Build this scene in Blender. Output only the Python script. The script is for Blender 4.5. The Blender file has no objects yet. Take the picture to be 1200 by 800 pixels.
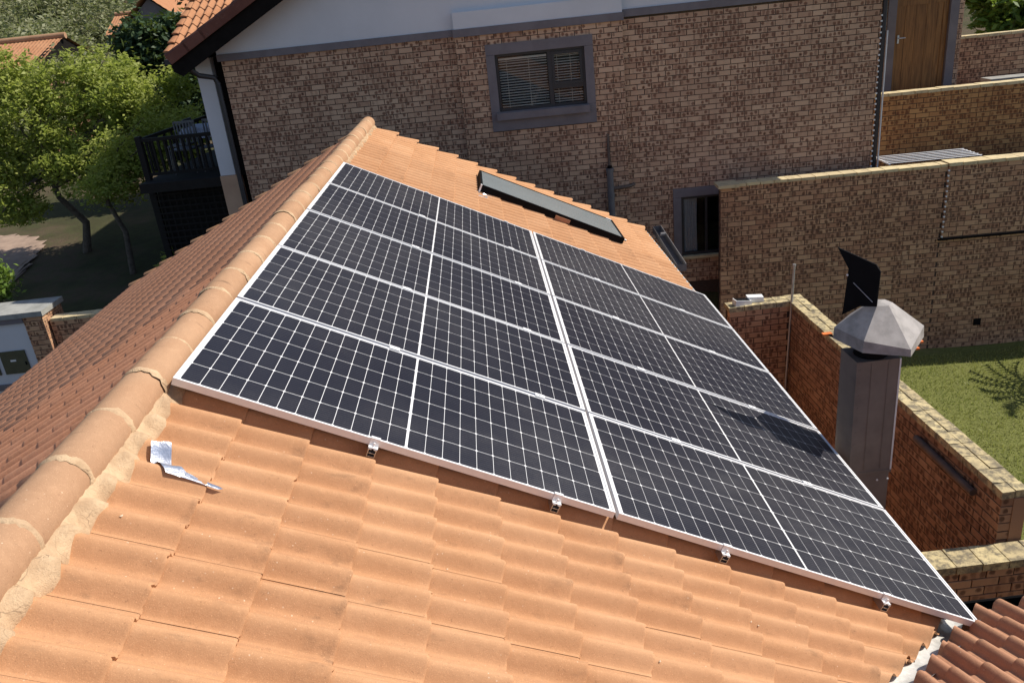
import bpy, bmesh, math, random
import numpy as np
from mathutils import Matrix, Vector
random.seed(7); RNG = np.random.default_rng(11)
rad = math.radians
SC = bpy.context.scene
COL = SC.collection

# ------------------------------------------------------------------ camera, sky, sun, exposure
cam_d = bpy.data.cameras.new("camera"); cam = bpy.data.objects.new("camera", cam_d); COL.objects.link(cam)
cam_d.sensor_width = 36.0; cam_d.lens = 28.285; cam_d.clip_start = 0.05; cam_d.clip_end = 1500
CAM = Vector((1.4211, -3.2055, 1.3248))
cam.matrix_world = Matrix(((0.9937, 0.1117, -0.0120, CAM.x), (-0.0540, 0.3810, -0.9230, CAM.y),
                           (-0.0985, 0.9178, 0.3846, CAM.z), (0, 0, 0, 1)))
SC.camera = cam
SUNV = Vector((0.94, 0.13, 1.0)).normalized()
world = bpy.data.worlds.new("World"); SC.world = world; world.use_nodes = True
wn = world.node_tree; wn.nodes.clear()
w_out = wn.nodes.new("ShaderNodeOutputWorld"); w_bg = wn.nodes.new("ShaderNodeBackground"); w_sky = wn.nodes.new("ShaderNodeTexSky")
w_sky.sky_type = 'NISHITA'; w_sky.sun_disc = False
w_sky.sun_elevation = math.asin(SUNV.z); w_sky.sun_rotation = math.atan2(SUNV.x, SUNV.y)
w_sky.altitude = 1400; w_sky.air_density = 1.0; w_sky.dust_density = 3.0; w_sky.ozone_density = 1.0
w_bg.inputs[1].default_value = 0.110
wn.links.new(w_sky.outputs[0], w_bg.inputs[0]); wn.links.new(w_bg.outputs[0], w_out.inputs[0])
sun_d = bpy.data.lights.new("sun", 'SUN'); sun_d.energy = 5.0; sun_d.angle = rad(0.53); sun_d.color = (1.0, 0.93, 0.82)
sun = bpy.data.objects.new("sun", sun_d); COL.objects.link(sun)
sun.rotation_euler = (-SUNV).to_track_quat('-Z', 'Y').to_euler()
vs = SC.view_settings; vs.view_transform = 'Standard'; vs.look = 'None'; vs.exposure = 0.3; vs.gamma = 1.0; vs.use_curve_mapping = False
SC.cycles.max_bounces = 6; SC.cycles.transparent_max_bounces = 8
try: SC.cycles.use_denoising = True
except Exception: pass

# ------------------------------------------------------------------ materials
MATS = {}
class NB:
    def __init__(s, name):
        m = bpy.data.materials.new(name); m.use_nodes = True; s.m = m; s.t = m.node_tree; s.t.nodes.clear()
        s.out = s.n('OutputMaterial'); s.p = s.n('BsdfPrincipled'); s.l(s.p.outputs[0], s.out.inputs[0]); MATS[name] = m
    def n(s, k, **kw):
        nd = s.t.nodes.new('ShaderNode' + k)
        for a, b in kw.items(): setattr(nd, a, b)
        return nd
    def l(s, a, b): s.t.links.new(a, b)
    def put(s, sock, v):
        if hasattr(v, 'is_linked') or hasattr(v, 'links'): s.l(v, sock)
        elif isinstance(v, (tuple, list)) and len(v) == 3 and sock.type == 'RGBA': sock.default_value = (*v, 1)
        else: sock.default_value = v
    def pos(s): return s.n('NewGeometry').outputs['Position']
    def obj(s): return s.n('TexCoord').outputs['Object']
    def uv(s): return s.n('TexCoord').outputs['UV']
    def scale(s, vec, sc):
        nd = s.n('VectorMath', operation='MULTIPLY'); s.l(vec, nd.inputs[0]); nd.inputs[1].default_value = sc if isinstance(sc, tuple) else (sc,)*3; return nd.outputs[0]
    def addv(s, a, b):
        nd = s.n('VectorMath', operation='ADD'); s.put(nd.inputs[0], a); s.put(nd.inputs[1], b); return nd.outputs[0]
    def noise(s, vec, sc=5., det=4., rough=.55, dist=0., color=False):
        nd = s.n('TexNoise'); s.l(vec, nd.inputs['Vector']); nd.inputs['Scale'].default_value = sc; nd.inputs['Detail'].default_value = det
        nd.inputs['Roughness'].default_value = rough; nd.inputs['Distortion'].default_value = dist
        return nd.outputs['Color' if color else 0]
    def voro(s, vec, sc=5., feat='F1', out='Distance'):
        nd = s.n('TexVoronoi', feature=feat); s.l(vec, nd.inputs['Vector']); nd.inputs['Scale'].default_value = sc; return nd.outputs[out]
    def mth(s, op, a, b=0., c=0.):
        nd = s.n('Math', operation=op); s.put(nd.inputs[0], a); s.put(nd.inputs[1], b)
        if op in ('MULTIPLY_ADD', 'SMOOTH_MIN', 'COMPARE'): s.put(nd.inputs[2], c)
        return nd.outputs[0]
    def ramp(s, v, a, b, lo=0., hi=1.):
        nd = s.n('MapRange', interpolation_type='SMOOTHSTEP'); s.put(nd.inputs[0], v)
        for i, q in zip((1, 2, 3, 4), (a, b, lo, hi)): nd.inputs[i].default_value = q
        return nd.outputs[0]
    def mix(s, f, a, b, mode='MIX'):
        nd = s.n('Mix', data_type='RGBA', blend_type=mode); s.put(nd.inputs[0], f); s.put(nd.inputs[6], a); s.put(nd.inputs[7], b); return nd.outputs[2]
    def rnd(s):
        a = s.n('ObjectInfo').outputs['Random']; b = s.n('NewGeometry').outputs['Random Per Island']
        return s.mth('FRACT', s.mth('ADD', s.mth('MULTIPLY', a, 7.13), s.mth('MULTIPLY', b, 5.7)))
    def bump(s, h, strength=.3, dist=.01):
        nd = s.n('Bump'); nd.inputs['Strength'].default_value = strength; nd.inputs['Distance'].default_value = dist; s.l(h, nd.inputs['Height'])
        s.l(nd.outputs[0], s.p.inputs['Normal'])
    def fin(s, col=None, rough=.8, metal=0., spec=.3, coat=None):
        if col is not None: s.put(s.p.inputs['Base Color'], col)
        s.put(s.p.inputs['Roughness'], rough); s.put(s.p.inputs['Metallic'], metal); s.p.inputs['Specular IOR Level'].default_value = spec
        if coat: s.p.inputs['Coat Weight'].default_value = coat[0]; s.put(s.p.inputs['Coat Roughness'], coat[1])
        return s.m

def tile_mat(name, c1, c2, dark, stain=.55):
    b = NB(name); P = b.pos(); r = b.rnd()
    n1 = b.noise(P, 2.3, 5); n2 = b.noise(P, 23, 4, .6); n3 = b.noise(b.scale(P, (6, 26, 6)), 1.0, 5, .6); n4 = b.noise(P, 210, 3, .75)
    n5 = b.noise(P, 90, 3, .6)
    col = b.mix(b.ramp(n1, .35, .68), c1, c2)
    col = b.mix(b.ramp(r, 0., 1., 0., .38), col, dark)
    col = b.mix(b.ramp(n2, .45, .8, 0, .25), col, tuple(min(1, q*1.3) for q in c1))
    col = b.mix(b.mth('MULTIPLY', b.ramp(n3, .60, .80), stain*.8), col, (.13, .085, .055))
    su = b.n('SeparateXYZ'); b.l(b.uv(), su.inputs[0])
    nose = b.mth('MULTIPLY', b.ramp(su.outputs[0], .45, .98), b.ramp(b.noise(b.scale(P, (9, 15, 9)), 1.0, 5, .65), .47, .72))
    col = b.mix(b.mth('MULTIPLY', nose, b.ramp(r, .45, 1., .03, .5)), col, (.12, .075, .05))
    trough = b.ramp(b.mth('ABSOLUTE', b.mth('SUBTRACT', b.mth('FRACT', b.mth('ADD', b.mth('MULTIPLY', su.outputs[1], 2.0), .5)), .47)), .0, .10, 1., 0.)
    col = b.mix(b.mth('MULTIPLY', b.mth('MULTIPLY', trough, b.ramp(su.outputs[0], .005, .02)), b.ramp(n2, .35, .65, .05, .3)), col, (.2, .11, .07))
    col = b.mix(b.ramp(n5, .62, .74, 0, .4), col, (.16, .085, .05))
    vs_ = b.voro(P, 38); col = b.mix(b.mth('MULTIPLY', b.ramp(vs_, .05, .13, 1., 0.), b.ramp(b.noise(P, 6, 2), .5, .62)), col, (.62, .46, .33))
    col = b.mix(b.ramp(n4, .40, .72, 0., .16), col, tuple(q*.55 for q in c2)); col = b.mix(b.ramp(b.noise(P, 330, 1, .5), .62, .74, 0., .55), col, tuple(min(1, q*1.5) for q in c1))
    h = b.mth('ADD', b.mth('MULTIPLY', n4, .5), b.mth('MULTIPLY', n2, 1.2))
    b.bump(h, .45, .004)
    return b.fin(col, .9, spec=.15)
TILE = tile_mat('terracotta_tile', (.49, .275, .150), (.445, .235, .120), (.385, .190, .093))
TILE_L = tile_mat('reddish_terracotta_tile', (.65, .315, .18), (.59, .27, .145), (.53, .23, .12), .2)
TILE_OLD = tile_mat('brown_red_tile', (.46, .25, .15), (.40, .20, .118), (.32, .145, .085))
TILE_FAR = tile_mat('orange_roof_tile', (.42, .215, .115), (.37, .175, .09), (.31, .135, .068))
BARGE = tile_mat('dark_barge_tile', (.17, .075, .055), (.14, .058, .043), (.10, .04, .03))
CAPM = tile_mat('ridge_cap_tile', (.42, .26, .158), (.37, .215, .125), (.28, .155, .088), .9)

def mortar_mat():
    b = NB('cement_mortar'); P = b.pos(); n1 = b.noise(P, 14, 5, .6); n2 = b.noise(P, 130, 3, .7)
    c = b.mix(b.ramp(n1, .35, .7), (.53, .38, .24), (.40, .27, .165)); c = b.mix(b.ramp(n2, .5, .75, 0, .4), c, (.34, .24, .16))
    ck = b.voro(b.addv(P, b.scale(b.noise(P, 9, 3, color=True), .12)), 6.5, 'DISTANCE_TO_EDGE'); c = b.mix(b.mth('MULTIPLY', b.ramp(ck, .002, .009, .55, 0.), b.ramp(b.noise(P, 4.3, 2), .45, .6)), c, (.10, .065, .045)); c = b.mix(b.ramp(b.noise(P, 3.1, 4), .5, .72, 0, .5), c, (.30, .19, .12))
    b.bump(b.mth('ADD', n1, n2), .6, .008); return b.fin(c, .95, spec=.1)
MORTAR = mortar_mat()

def brick_mat(name, c1, c2, spot, dirt=(.10, .075, .06), dirt_amt=.25):
    b = NB(name); uv = b.uv(); r = b.rnd(); P = b.pos()
    sx = b.n('SeparateXYZ'); b.l(uv, sx.inputs[0]); u, v = sx.outputs[0], sx.outputs[1]
    nj = b.noise(P, 26, 3, .6)
    uu = b.mth('ADD', b.mth('MULTIPLY', u, 3.0), b.mth('MULTIPLY', b.mth('SUBTRACT', nj, .5), .5))
    cell = b.mth('FLOOR', uu); fr0 = b.mth('SUBTRACT', b.mth('FRACT', uu), .5)
    wn_ = b.n('TexWhiteNoise', noise_dimensions='2D'); cv = b.n('CombineXYZ'); b.l(cell, cv.inputs[0]); b.l(b.mth('MULTIPLY', r, 77.), cv.inputs[1]); b.l(cv.outputs[0], wn_.inputs['Vector'])
    k = wn_.outputs['Value']
    wn2 = b.n('TexWhiteNoise', noise_dimensions='1D'); b.l(b.mth('MULTIPLY', r, 913.), wn2.inputs['W']); kb = wn2.outputs['Value']
    fr = b.mth('ADD', fr0, b.mth('MULTIPLY', b.mth('SUBTRACT', b.mth('FRACT', b.mth('MULTIPLY', k, 17.)), .5), .45))
    vv = b.mth('MULTIPLY', b.mth('ADD', b.mth('SUBTRACT', v, .5), b.mth('MULTIPLY', b.mth('SUBTRACT', b.mth('FRACT', b.mth('MULTIPLY', k, 31.)), .5), .45)), b.ramp(k, .2, .8, .45, 1.0))
    d = b.mth('ADD', b.mth('SQRT', b.mth('ADD', b.mth('MULTIPLY', fr, fr), b.mth('MULTIPLY', vv, vv))), b.mth('MULTIPLY', b.mth('SUBTRACT', b.noise(P, 55, 3, .6), .5), .35))
    sp = b.mth('MULTIPLY', b.ramp(d, .20, .50, 1., 0.), b.ramp(b.mth('ADD', k, b.mth('MULTIPLY', b.mth('ADD', b.mth('MULTIPLY', kb, .35), b.ramp(b.noise(P, 1.6, 3), .35, .65, .12, .55)), .8)), .62, 1.05))
    hole = b.mth('MULTIPLY', b.ramp(d, .10, .17, 1., 0.), b.ramp(k, .965, .975))
    n1 = b.noise(P, 1.1, 4); n2 = b.noise(P, 160, 3, .7)
    col = b.mix(kb, c1, c2)
    col = b.mix(b.ramp(n1, .4, .7, 0, .35), col, tuple(q*.72 for q in c2))
    col = b.mix(b.mth('MULTIPLY', sp, .9), col, spot)
    col = b.mix(b.mth('MULTIPLY', hole, .9), col, (.02, .015, .012))
    col = b.mix(b.ramp(b.noise(P, 3.3, 5, .65), .52, .8, 0, dirt_amt), col, dirt)
    col = b.mix(b.ramp(n2, .35, .75, 0, .25), col, tuple(q*.5 for q in c1))
    b.bump(b.mth('ADD', n2, b.mth('MULTIPLY', sp, -.6)), .5, .004)
    return b.fin(col, .92, spec=.12)
BRICK_H = brick_mat('pinkish_face_brick', (.60, .405, .275), (.43, .262, .175), (.16, .075, .05))
BRICK_D = brick_mat('buff_face_brick', (.58, .36, .215), (.42, .225, .135), (.11, .055, .038), dirt_amt=.35)
BRICK_E = brick_mat('bounce_tinted_face_brick', (.55, .30, .12), (.42, .20, .08), (.16, .06, .03), dirt_amt=.3)  # orange of warm bounced light put into the brick colour
BRICK_B = brick_mat('red_brown_face_brick', (.38, .225, .14), (.27, .145, .09), (.09, .045, .03), dirt_amt=.45)

def simple(name, c, rough=.7, metal=0., spec=.3, n=(12., .18), bump=None, coat=None):
    b = NB(name); P = b.pos(); nz = b.noise(P, n[0], 5, .6)
    col = b.mix(b.ramp(nz, .3, .75, 0, 1), c, tuple(q*(1-n[1]) for q in c))
    if bump: b.bump(b.noise(P, bump[0], 3, .65), bump[1], bump[2])
    return b.fin(col, rough, metal, spec, coat)
JOINT = simple('brick_joint_mortar', (.085, .062, .052), .95, spec=.1, n=(40, .35))
PLASTER = simple('white_wall_plaster', (.62, .63, .66), .9, n=(.9, .10), bump=(60, .2, .004))
GREYPL = simple('grey_painted_plaster', (.185, .165, .175), .85, n=(4, .2), bump=(80, .2, .003))
ALU = simple('aluminium', (.80, .80, .81), .45, .25, .5, n=(30, .06))
ALU_D = simple('brushed_rail_aluminium', (.60, .60, .61), .38, .9, .5, n=(30, .1))
GALV = simple('galvanised_steel', (.42, .43, .44), .42, .55, .4, n=(9, .35), bump=(20, .15, .004))
FLASH = simple('valley_flashing_metal', (.62, .61, .58), .5, .35, .4, n=(16, .3), bump=(18, .5, .01))
COWLM = simple('grey_painted_cowl', (.36, .335, .32), .6, .0, .35, n=(8, .42), bump=(30, .1, .003))
FLUEM = simple('brown_grey_flue_sheet', (.21, .165, .14), .7, .0, .12, n=(6, .2))
BLACK = simple('black_steel', (.007, .007, .008), .7, spec=.08, n=(8, .3))
DARKAL = simple('dark_bronze_frame', (.03, .03, .034), .45, spec=.4)
SOFFIT = simple('dark_stained_timber', (.011, .009, .008), .8, spec=.1, n=(9, .4))
PIPEB = simple('dark_brown_pipe', (.13, .098, .082), .7, n=(8, .3))
PVC = simple('grey_plastic_pipe', (.15, .145, .15), .5, n=(8, .2))
WHITE = simple('white_plastic', (.75, .76, .76), .45, n=(9, .06))
LINEN = simple('grey_white_curtain', (.42, .42, .44), .9, n=(30, .2))
BLINDM = simple('cream_blind_slat', (.62, .60, .56), .6, n=(30, .1))
CONC = simple('weathered_concrete', (.33, .33, .31), .9, n=(5, .35), bump=(60, .3, .005))
METER = simple('olive_meter_door', (.085, .085, .05), .55, n=(9, .2))
ORANGE = simple('orange_paint', (.75, .20, .05), .6)
TAPE = simple('silver_foil_tape', (.80, .82, .88), .28, .85, .5, n=(40, .12), bump=(45, .5, .006))
CRUMB = simple('mortar_crumb', (.62, .50, .36), .95)
BARK = simple('grey_bark', (.15, .12, .095), .95, n=(14, .5), bump=(35, .6, .02))
PAVE = simple('terrace_paving', (.24, .18, .14), .9, n=(5, .3))
CLOTH = simple('patterned_table_cloth', (.55, .57, .66), .85, n=(55, .6))
CHAIRM = simple('shaded_chair_metal', (.13, .13, .14), .5)  # metal colour darkened to set the furniture in deep shade
DECKW = simple('shaded_dark_deck_timber', (.012, .010, .009), .8, n=(8, .4))  # dark timber, darkened further to put the deck in deeper shade
YELLOW = simple('orange_yellow_petal', (.80, .42, .03), .6)
GREENST = simple('green_stem', (.07, .12, .03), .7)
CABLE = simple('white_hose', (.6, .6, .62), .4)

def coping_mat():
    b = NB('lichen_stained_coping'); P = b.pos(); r = b.rnd(); n1 = b.noise(P, 13, 6, .68); n2 = b.noise(P, 110, 3, .7); n3 = b.noise(P, 2.2, 3)
    c = b.mix(r, (.58, .48, .27), (.47, .38, .22)); c = b.mix(b.ramp(n1, .40, .62, 0, .85), c, (.13, .115, .09))
    c = b.mix(b.ramp(n3, .5, .7, 0, .3), c, (.25, .21, .15)); c = b.mix(b.ramp(n2, .45, .8, 0, .3), c, (.1, .09, .07))
    b.bump(b.mth('ADD', n1, n2), .6, .006); return b.fin(c, .95, spec=.1)
COPING = coping_mat()
def copingclean():
    b = NB('buff_coping'); P = b.pos(); r = b.rnd(); n1 = b.noise(P, 9, 5, .65)
    c = b.mix(r, (.60, .50, .30), (.52, .42, .26)); c = b.mix(b.ramp(n1, .5, .72, 0, .55), c, (.22, .18, .12)); return b.fin(c, .95, spec=.1)
COPING2 = copingclean()

def cell_mat():
    b = NB('monocrystalline_cell'); o = b.obj(); P = b.pos(); sx = b.n('SeparateXYZ'); b.l(o, sx.inputs[0])
    f = b.mth('ABSOLUTE', b.mth('SUBTRACT', b.mth('FRACT', b.mth('MULTIPLY', sx.outputs[1], 9/.165)), .5))
    ln = b.ramp(f, .40, .47)
    dust = b.noise(P, 5.5, 5, .6); dust2 = b.noise(P, 240, 2, .7); run = b.noise(b.scale(P, (1.6, 17, 1.6)), 1.0, 4, .6)
    dust = b.mth('ADD', b.mth('MULTIPLY', dust, .6), b.mth('MULTIPLY', run, .4))
    c = b.mix(b.mth('MULTIPLY', ln, .16), (.006, .0065, .014), (.30, .30, .32))
    dd = b.mth('MULTIPLY', b.mth('MULTIPLY', b.ramp(b.noise(P, .55, 2, .5), .35, .68, .25, 1.7), b.ramp(dust, .3, .75, .35, 1.)), b.ramp(dust2, .4, .75, .3, 1.))
    c = b.mix(b.mth('MULTIPLY', dd, .11), c, (.42, .40, .38))
    rr = b.ramp(dust, .3, .7, .16, .26)
    b.p.inputs['Sheen Weight'].default_value = .05; b.p.inputs['Sheen Roughness'].default_value = .42; b.p.inputs['Sheen Tint'].default_value = (.95, .92, .9, 1)
    return b.fin(c, .42, spec=.08, coat=(.13, rr))
CELL = cell_mat()
def backsheet():
    b = NB('white_backsheet_under_glass'); P = b.pos(); dust = b.noise(P, 9, 4)
    c = b.mix(dust, (.78, .78, .79), (.70, .70, .71)); return b.fin(c, .5, spec=.3, coat=(1., .16))
BACK = backsheet()
def glass_dark(name, c, rough):
    b = NB(name); P = b.pos(); n = b.noise(P, 3, 3); return b.fin(b.mix(n, c, tuple(q*1.25 for q in c)), rough, spec=.5, coat=(.8, rough))
COLLG = glass_dark('collector_glass', (.26, .29, .30), .15)
WINGLASS = NB('window_glass')
def _wg(b):
    tr = b.n('BsdfTransparent'); gl = b.n('BsdfGlossy'); gl.inputs['Roughness'].default_value = .03; mx = b.n('MixShader')
    tr.inputs[0].default_value = (.93, .95, .95, 1); fr = b.n('Fresnel'); fr.inputs[0].default_value = 1.3
    b.l(b.mth('MULTIPLY_ADD', fr.outputs[0], 1.0, .0), mx.inputs[0]); b.l(tr.outputs[0], mx.inputs[1]); b.l(gl.outputs[0], mx.inputs[2]); b.l(mx.outputs[0], b.out.inputs[0])
    return b.m
WINGLASS = _wg(WINGLASS)
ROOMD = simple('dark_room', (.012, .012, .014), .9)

def leaf_mat(name, c1, c2, c3, trans=.35):
    b = NB(name); r = b.n('NewGeometry').outputs['Random Per Island']; P = b.pos(); n = b.noise(P, .9, 3)
    c = b.mix(r, c1, c2); c = b.mix(b.ramp(n, .42, .7, 0, .7), c, c3)
    tr = b.n('BsdfTranslucent'); b.l(b.mix(.35, c, (.35, .45, .05)), tr.inputs[0]); mx = b.n('MixShader'); mx.inputs[0].default_value = trans
    b.fin(c, .55, spec=.35); b.l(b.p.outputs[0], mx.inputs[1]); b.l(tr.outputs[0], mx.inputs[2]); b.l(mx.outputs[0], b.out.inputs[0]); return b.m
LEAF_L = leaf_mat('light_green_leaf', (.27, .32, .05), (.42, .45, .12), (.20, .26, .04), .5)
LEAF_D = leaf_mat('dark_green_leaf', (.025, .055, .02), (.05, .085, .035), (.035, .07, .025), .2)
LEAF_O = leaf_mat('olive_bush_leaf', (.16, .175, .08), (.22, .22, .115), (.14, .16, .075), .3)
LEAF_Y = leaf_mat('bright_shrub_leaf', (.11, .20, .03), (.19, .28, .05), (.09, .17, .03), .4)
GRASS_B = leaf_mat('lawn_grass_blade', (.235, .255, .06), (.38, .34, .13), (.17, .22, .05), .35)

def ground_mat():
    b = NB('dry_ground'); P = b.pos(); n1 = b.noise(P, .35, 5, .6); n2 = b.noise(P, 4, 5, .65); n3 = b.noise(P, 45, 3, .7)
    c = b.mix(b.ramp(n1, .42, .6), (.055, .055, .028), (.11, .08, .055)); c = b.mix(b.ramp(n2, .4, .7, 0, .6), c, (.075, .085, .035)); c = b.mix(b.ramp(n3, .4, .7, 0, .4), c, (.06, .05, .035))
    b.bump(b.mth('ADD', n2, n3), .6, .04); return b.fin(c, .97, spec=.08)
GROUND = ground_mat()  # ground tones darkened to imitate shade over the garden
def lawn_mat():
    b = NB('mown_lawn_soil'); P = b.pos(); n1 = b.noise(P, 1.3, 5, .6); n2 = b.noise(P, 28, 4, .7)
    c = b.mix(b.ramp(n1, .60, .82), (.165, .175, .055), (.25, .20, .10)); c = b.mix(b.ramp(n2, .4, .7, 0, .5), c, (.05, .065, .02))
    b.bump(n2, .8, .03); return b.fin(c, .97, spec=.06)
LAWN = lawn_mat()
DRIVE = simple('sandy_driveway', (.36, .26, .20), .95, n=(3, .35), bump=(30, .4, .01))
def wood():
    b = NB('varnished_timber_door'); o = b.obj(); n = b.noise(b.scale(o, (26, 26, 1.6)), 1.0, 5, .6, 1.2)
    c = b.mix(b.ramp(n, .3, .7), (.30, .14, .042), (.15, .062, .018)); b.bump(n, .2, .004); return b.fin(c, .45, spec=.35)
WOOD = wood()

# ------------------------------------------------------------------ mesh + object helpers
class MB:
    def __init__(s): s.v = []; s.f = []; s.sm = []; s.uv = []
    def add(s, vs_, fs, smooth=False, uvs=None):
        o = len(s.v); s.v.extend([tuple(q) for q in vs_])
        for i, f in enumerate(fs):
            s.f.append(tuple(o+j for j in f)); s.sm.append(smooth); s.uv.append(uvs[i] if uvs else None)
        return s
    def box(s, a, b, M=None, uv=False):
        x0, y0, z0 = a; x1, y1, z1 = b
        V = [Vector(q) for q in ((x0,y0,z0),(x1,y0,z0),(x1,y1,z0),(x0,y1,z0),(x0,y0,z1),(x1,y0,z1),(x1,y1,z1),(x0,y1,z1))]
        if M is not None: V = [M @ q for q in V]
        F = [(0,3,2,1),(4,5,6,7),(0,1,5,4),(1,2,6,5),(2,3,7,6),(3,0,4,7)]
        q = ((0,0),(1,0),(1,1),(0,1)); h = ((0,.0),(.5,.0),(.5,1),(0,1))
        return s.add(V, F, False, [q, q, q, h, q, h] if uv else None)
    def tube(s, pts, r, n=8, cap=True, smooth=True):
        P = [Vector(p) for p in pts]; R_ = r if isinstance(r, (list, tuple)) else [r]*len(P); V = []; F = []
        for i, p in enumerate(P):
            d = (P[min(i+1, len(P)-1)] - P[max(i-1, 0)])
            if d.length < 1e-9: d = Vector((0,0,1))
            d.normalize(); a = d.orthogonal() if i == 0 else (a - d*a.dot(d)); a.normalize(); b = d.cross(a)
            for k in range(n):
                t = 2*math.pi*k/n; V.append(p + (a*math.cos(t) + b*math.sin(t))*R_[i])
        for i in range(len(P)-1):
            for k in range(n): F.append((i*n+k, i*n+(k+1)%n, (i+1)*n+(k+1)%n, (i+1)*n+k))
        s.add(V, F, smooth)
        if cap: s.add(V[:n], [tuple(reversed(range(n)))]); s.add(V[-n:], [tuple(range(n))])
        return s
    def prism(s, poly, d0, d1, axes=(0, 2, 1)):
        """poly in (axes[0],axes[1]); extruded along axes[2] from d0 to d1"""
        V = []
        for d in (d0, d1):
            for a, b in poly:
                q = [0, 0, 0]; q[axes[0]] = a; q[axes[1]] = b; q[axes[2]] = d; V.append(q)
        n = len(poly); F = [tuple(reversed(range(n))), tuple(range(n, 2*n))] + [(i, (i+1) % n, n+(i+1) % n, n+i) for i in range(n)]
        return s.add(V, F)
    def mesh(s, name, m):
        me = bpy.data.meshes.new(name); me.from_pydata(s.v, [], s.f)
        me.polygons.foreach_set('use_smooth', s.sm)
        if any(u is not None for u in s.uv):
            L = me.uv_layers.new(name='UVMap'); d = []
            for f, u in zip(s.f, s.uv):
                for j in range(len(f)): d.extend(u[j] if u else (0, 0))
            L.data.foreach_set('uv', d)
        me.materials.append(m); me.update(); return me
    def build(s, name, m, parent=None, **kw): return link(name, s.mesh(name, m), parent, **kw)

def link(name, data, parent=None, mw=None, loc=None, kind=None):
    o = bpy.data.objects.new(name, data); COL.objects.link(o)
    if parent is not None: o.parent = parent
    if mw is not None: o.matrix_basis = mw
    if loc is not None: o.location = loc
    if kind: o['kind'] = kind
    return o
def tag(o, label=None, cat=None, group=None, kind=None):
    if label: o['label'] = label
    if cat: o['category'] = cat
    if group: o['group'] = group
    if kind: o['kind'] = kind
    return o
def thing(name, label, cat, mw=None, loc=None, group=None):
    return tag(link(name, None, None, mw, loc), label, cat, group, 'thing')
def frame(o, x, y, z):
    x, y, z, o = Vector(x), Vector(y), Vector(z), Vector(o)
    return Matrix(((x.x, y.x, z.x, o.x), (x.y, y.y, z.y, o.y), (x.z, y.z, z.z, o.z), (0, 0, 0, 1)))
def np_mesh(name, V, quads, m, smooth=False):
    V = np.asarray(V, np.float32); Q = np.asarray(quads, np.int32); k = Q.shape[1]
    me = bpy.data.meshes.new(name); me.vertices.add(len(V)); me.vertices.foreach_set('co', V.ravel())
    me.loops.add(Q.size); me.loops.foreach_set('vertex_index', Q.ravel())
    me.polygons.add(len(Q)); me.polygons.foreach_set('loop_start', np.arange(len(Q), dtype=np.int32)*k)
    try: me.polygons.foreach_set('loop_total', np.full(len(Q), k, np.int32))
    except Exception: pass
    me.update(calc_edges=True); me.validate()
    if smooth: me.polygons.foreach_set('use_smooth', [True]*len(me.polygons))
    me.materials.append(m); return me
def to_cam(P): return (P - CAM).length

# ------------------------------------------------------------------ setting: terrain, lawn, drive
def terr(x, y):
    yl = [-60, 8, 17, 25, 35, 60, 100, 160, 300]; zl = [-5.2, -4.6, -3.35, -2.8, -2.2, 1.5, 9, 24, 62]
    zleft = np.interp(y, yl, zl)
    zr = np.interp(y, [-60, 9.6, 11, 14, 25, 60, 100, 160, 300], [-5.14, -5.14, -2.75, -2.6, -1.6, 2.5, 11, 27, 66])
    t = np.clip((x + 3.) / 4., 0, 1); t = t*t*(3-2*t)
    zz = zleft*(1-t) + zr*t
    und = .25*np.sin(x*.21+1.3)*np.cos(y*.17) * np.clip((y-18)/20, 0, 1) + 1.2*np.sin(x*.045+.5)*np.sin(y*.03+1) * np.clip((y-45)/40, 0, 1)
    return zz + und
gx = np.concatenate([np.linspace(-420, -40, 22), np.linspace(-38, 40, 79), np.linspace(42, 420, 22)])
gy = np.concatenate([np.linspace(-60, -6, 10), np.linspace(-5, 40, 91), np.linspace(42, 110, 35), np.linspace(115, 420, 22)])
GX, GY = np.meshgrid(gx, gy); GZ = terr(GX, GY)
idx = np.arange(GX.size).reshape(GX.shape)
quads = np.stack([idx[:-1,:-1].ravel(), idx[:-1,1:].ravel(), idx[1:,1:].ravel(), idx[1:,:-1].ravel()], 1)
g = link('ground', np_mesh('ground', np.stack([GX.ravel(), GY.ravel(), GZ.ravel()], 1), quads, GROUND, True)); g['kind'] = 'structure'
lawn = MB(); N_ = 24
V = []; F = []
for i in range(N_+1):
    for j in range(N_+1):
        x = 5.35 + 9*i/N_; y = -4 + 13.7*j/N_; V.append((x, y, -5.0 + .03*math.sin(x*2.1)*math.cos(y*1.7)))
for i in range(N_):
    for j in range(N_): a = i*(N_+1)+j; F.append((a, a+N_+1, a+N_+2, a+1))
lawn.add(V, F, True); lw = lawn.build('lawn', LAWN); lw['kind'] = 'structure'
dr = MB(); V = []; F = []
pth = [(-30, 26), (-20, 22.5), (-14, 19.6), (-11.6, 18.0), (-10.3, 16.6), (-9.9, 15.0)]
px_, py_ = np.array(pth, float).T; tt = np.linspace(0, len(pth)-1, 60); xs_ = np.interp(tt, range(len(pth)), px_); ys_ = np.interp(tt, range(len(pth)), py_)
for x, y in zip(xs_, ys_):
    for sgn in (-1, -.33, .33, 1):
        yy = y + sgn*(1.25 + .25*math.sin(x*2.3+sgn) + random.uniform(-.12, .12)) if abs(sgn) == 1 else y + sgn*1.2
        V.append((x + (random.uniform(-.1, .1) if abs(sgn) == 1 else 0), yy, float(terr(np.float64(x), np.float64(yy)))+.03))
for i in range(59):
    for j in range(3): F.append((4*i+j, 4*i+4+j, 4*i+5+j, 4*i+1+j))
d_ = dr.add(V, F, True).build('path', DRIVE); d_['kind'] = 'structure'
ter = MB().box((8.2, 11.0, -2.9), (20, 14.6, -2.55)).build('terrace', PAVE); ter['kind'] = 'structure'

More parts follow.
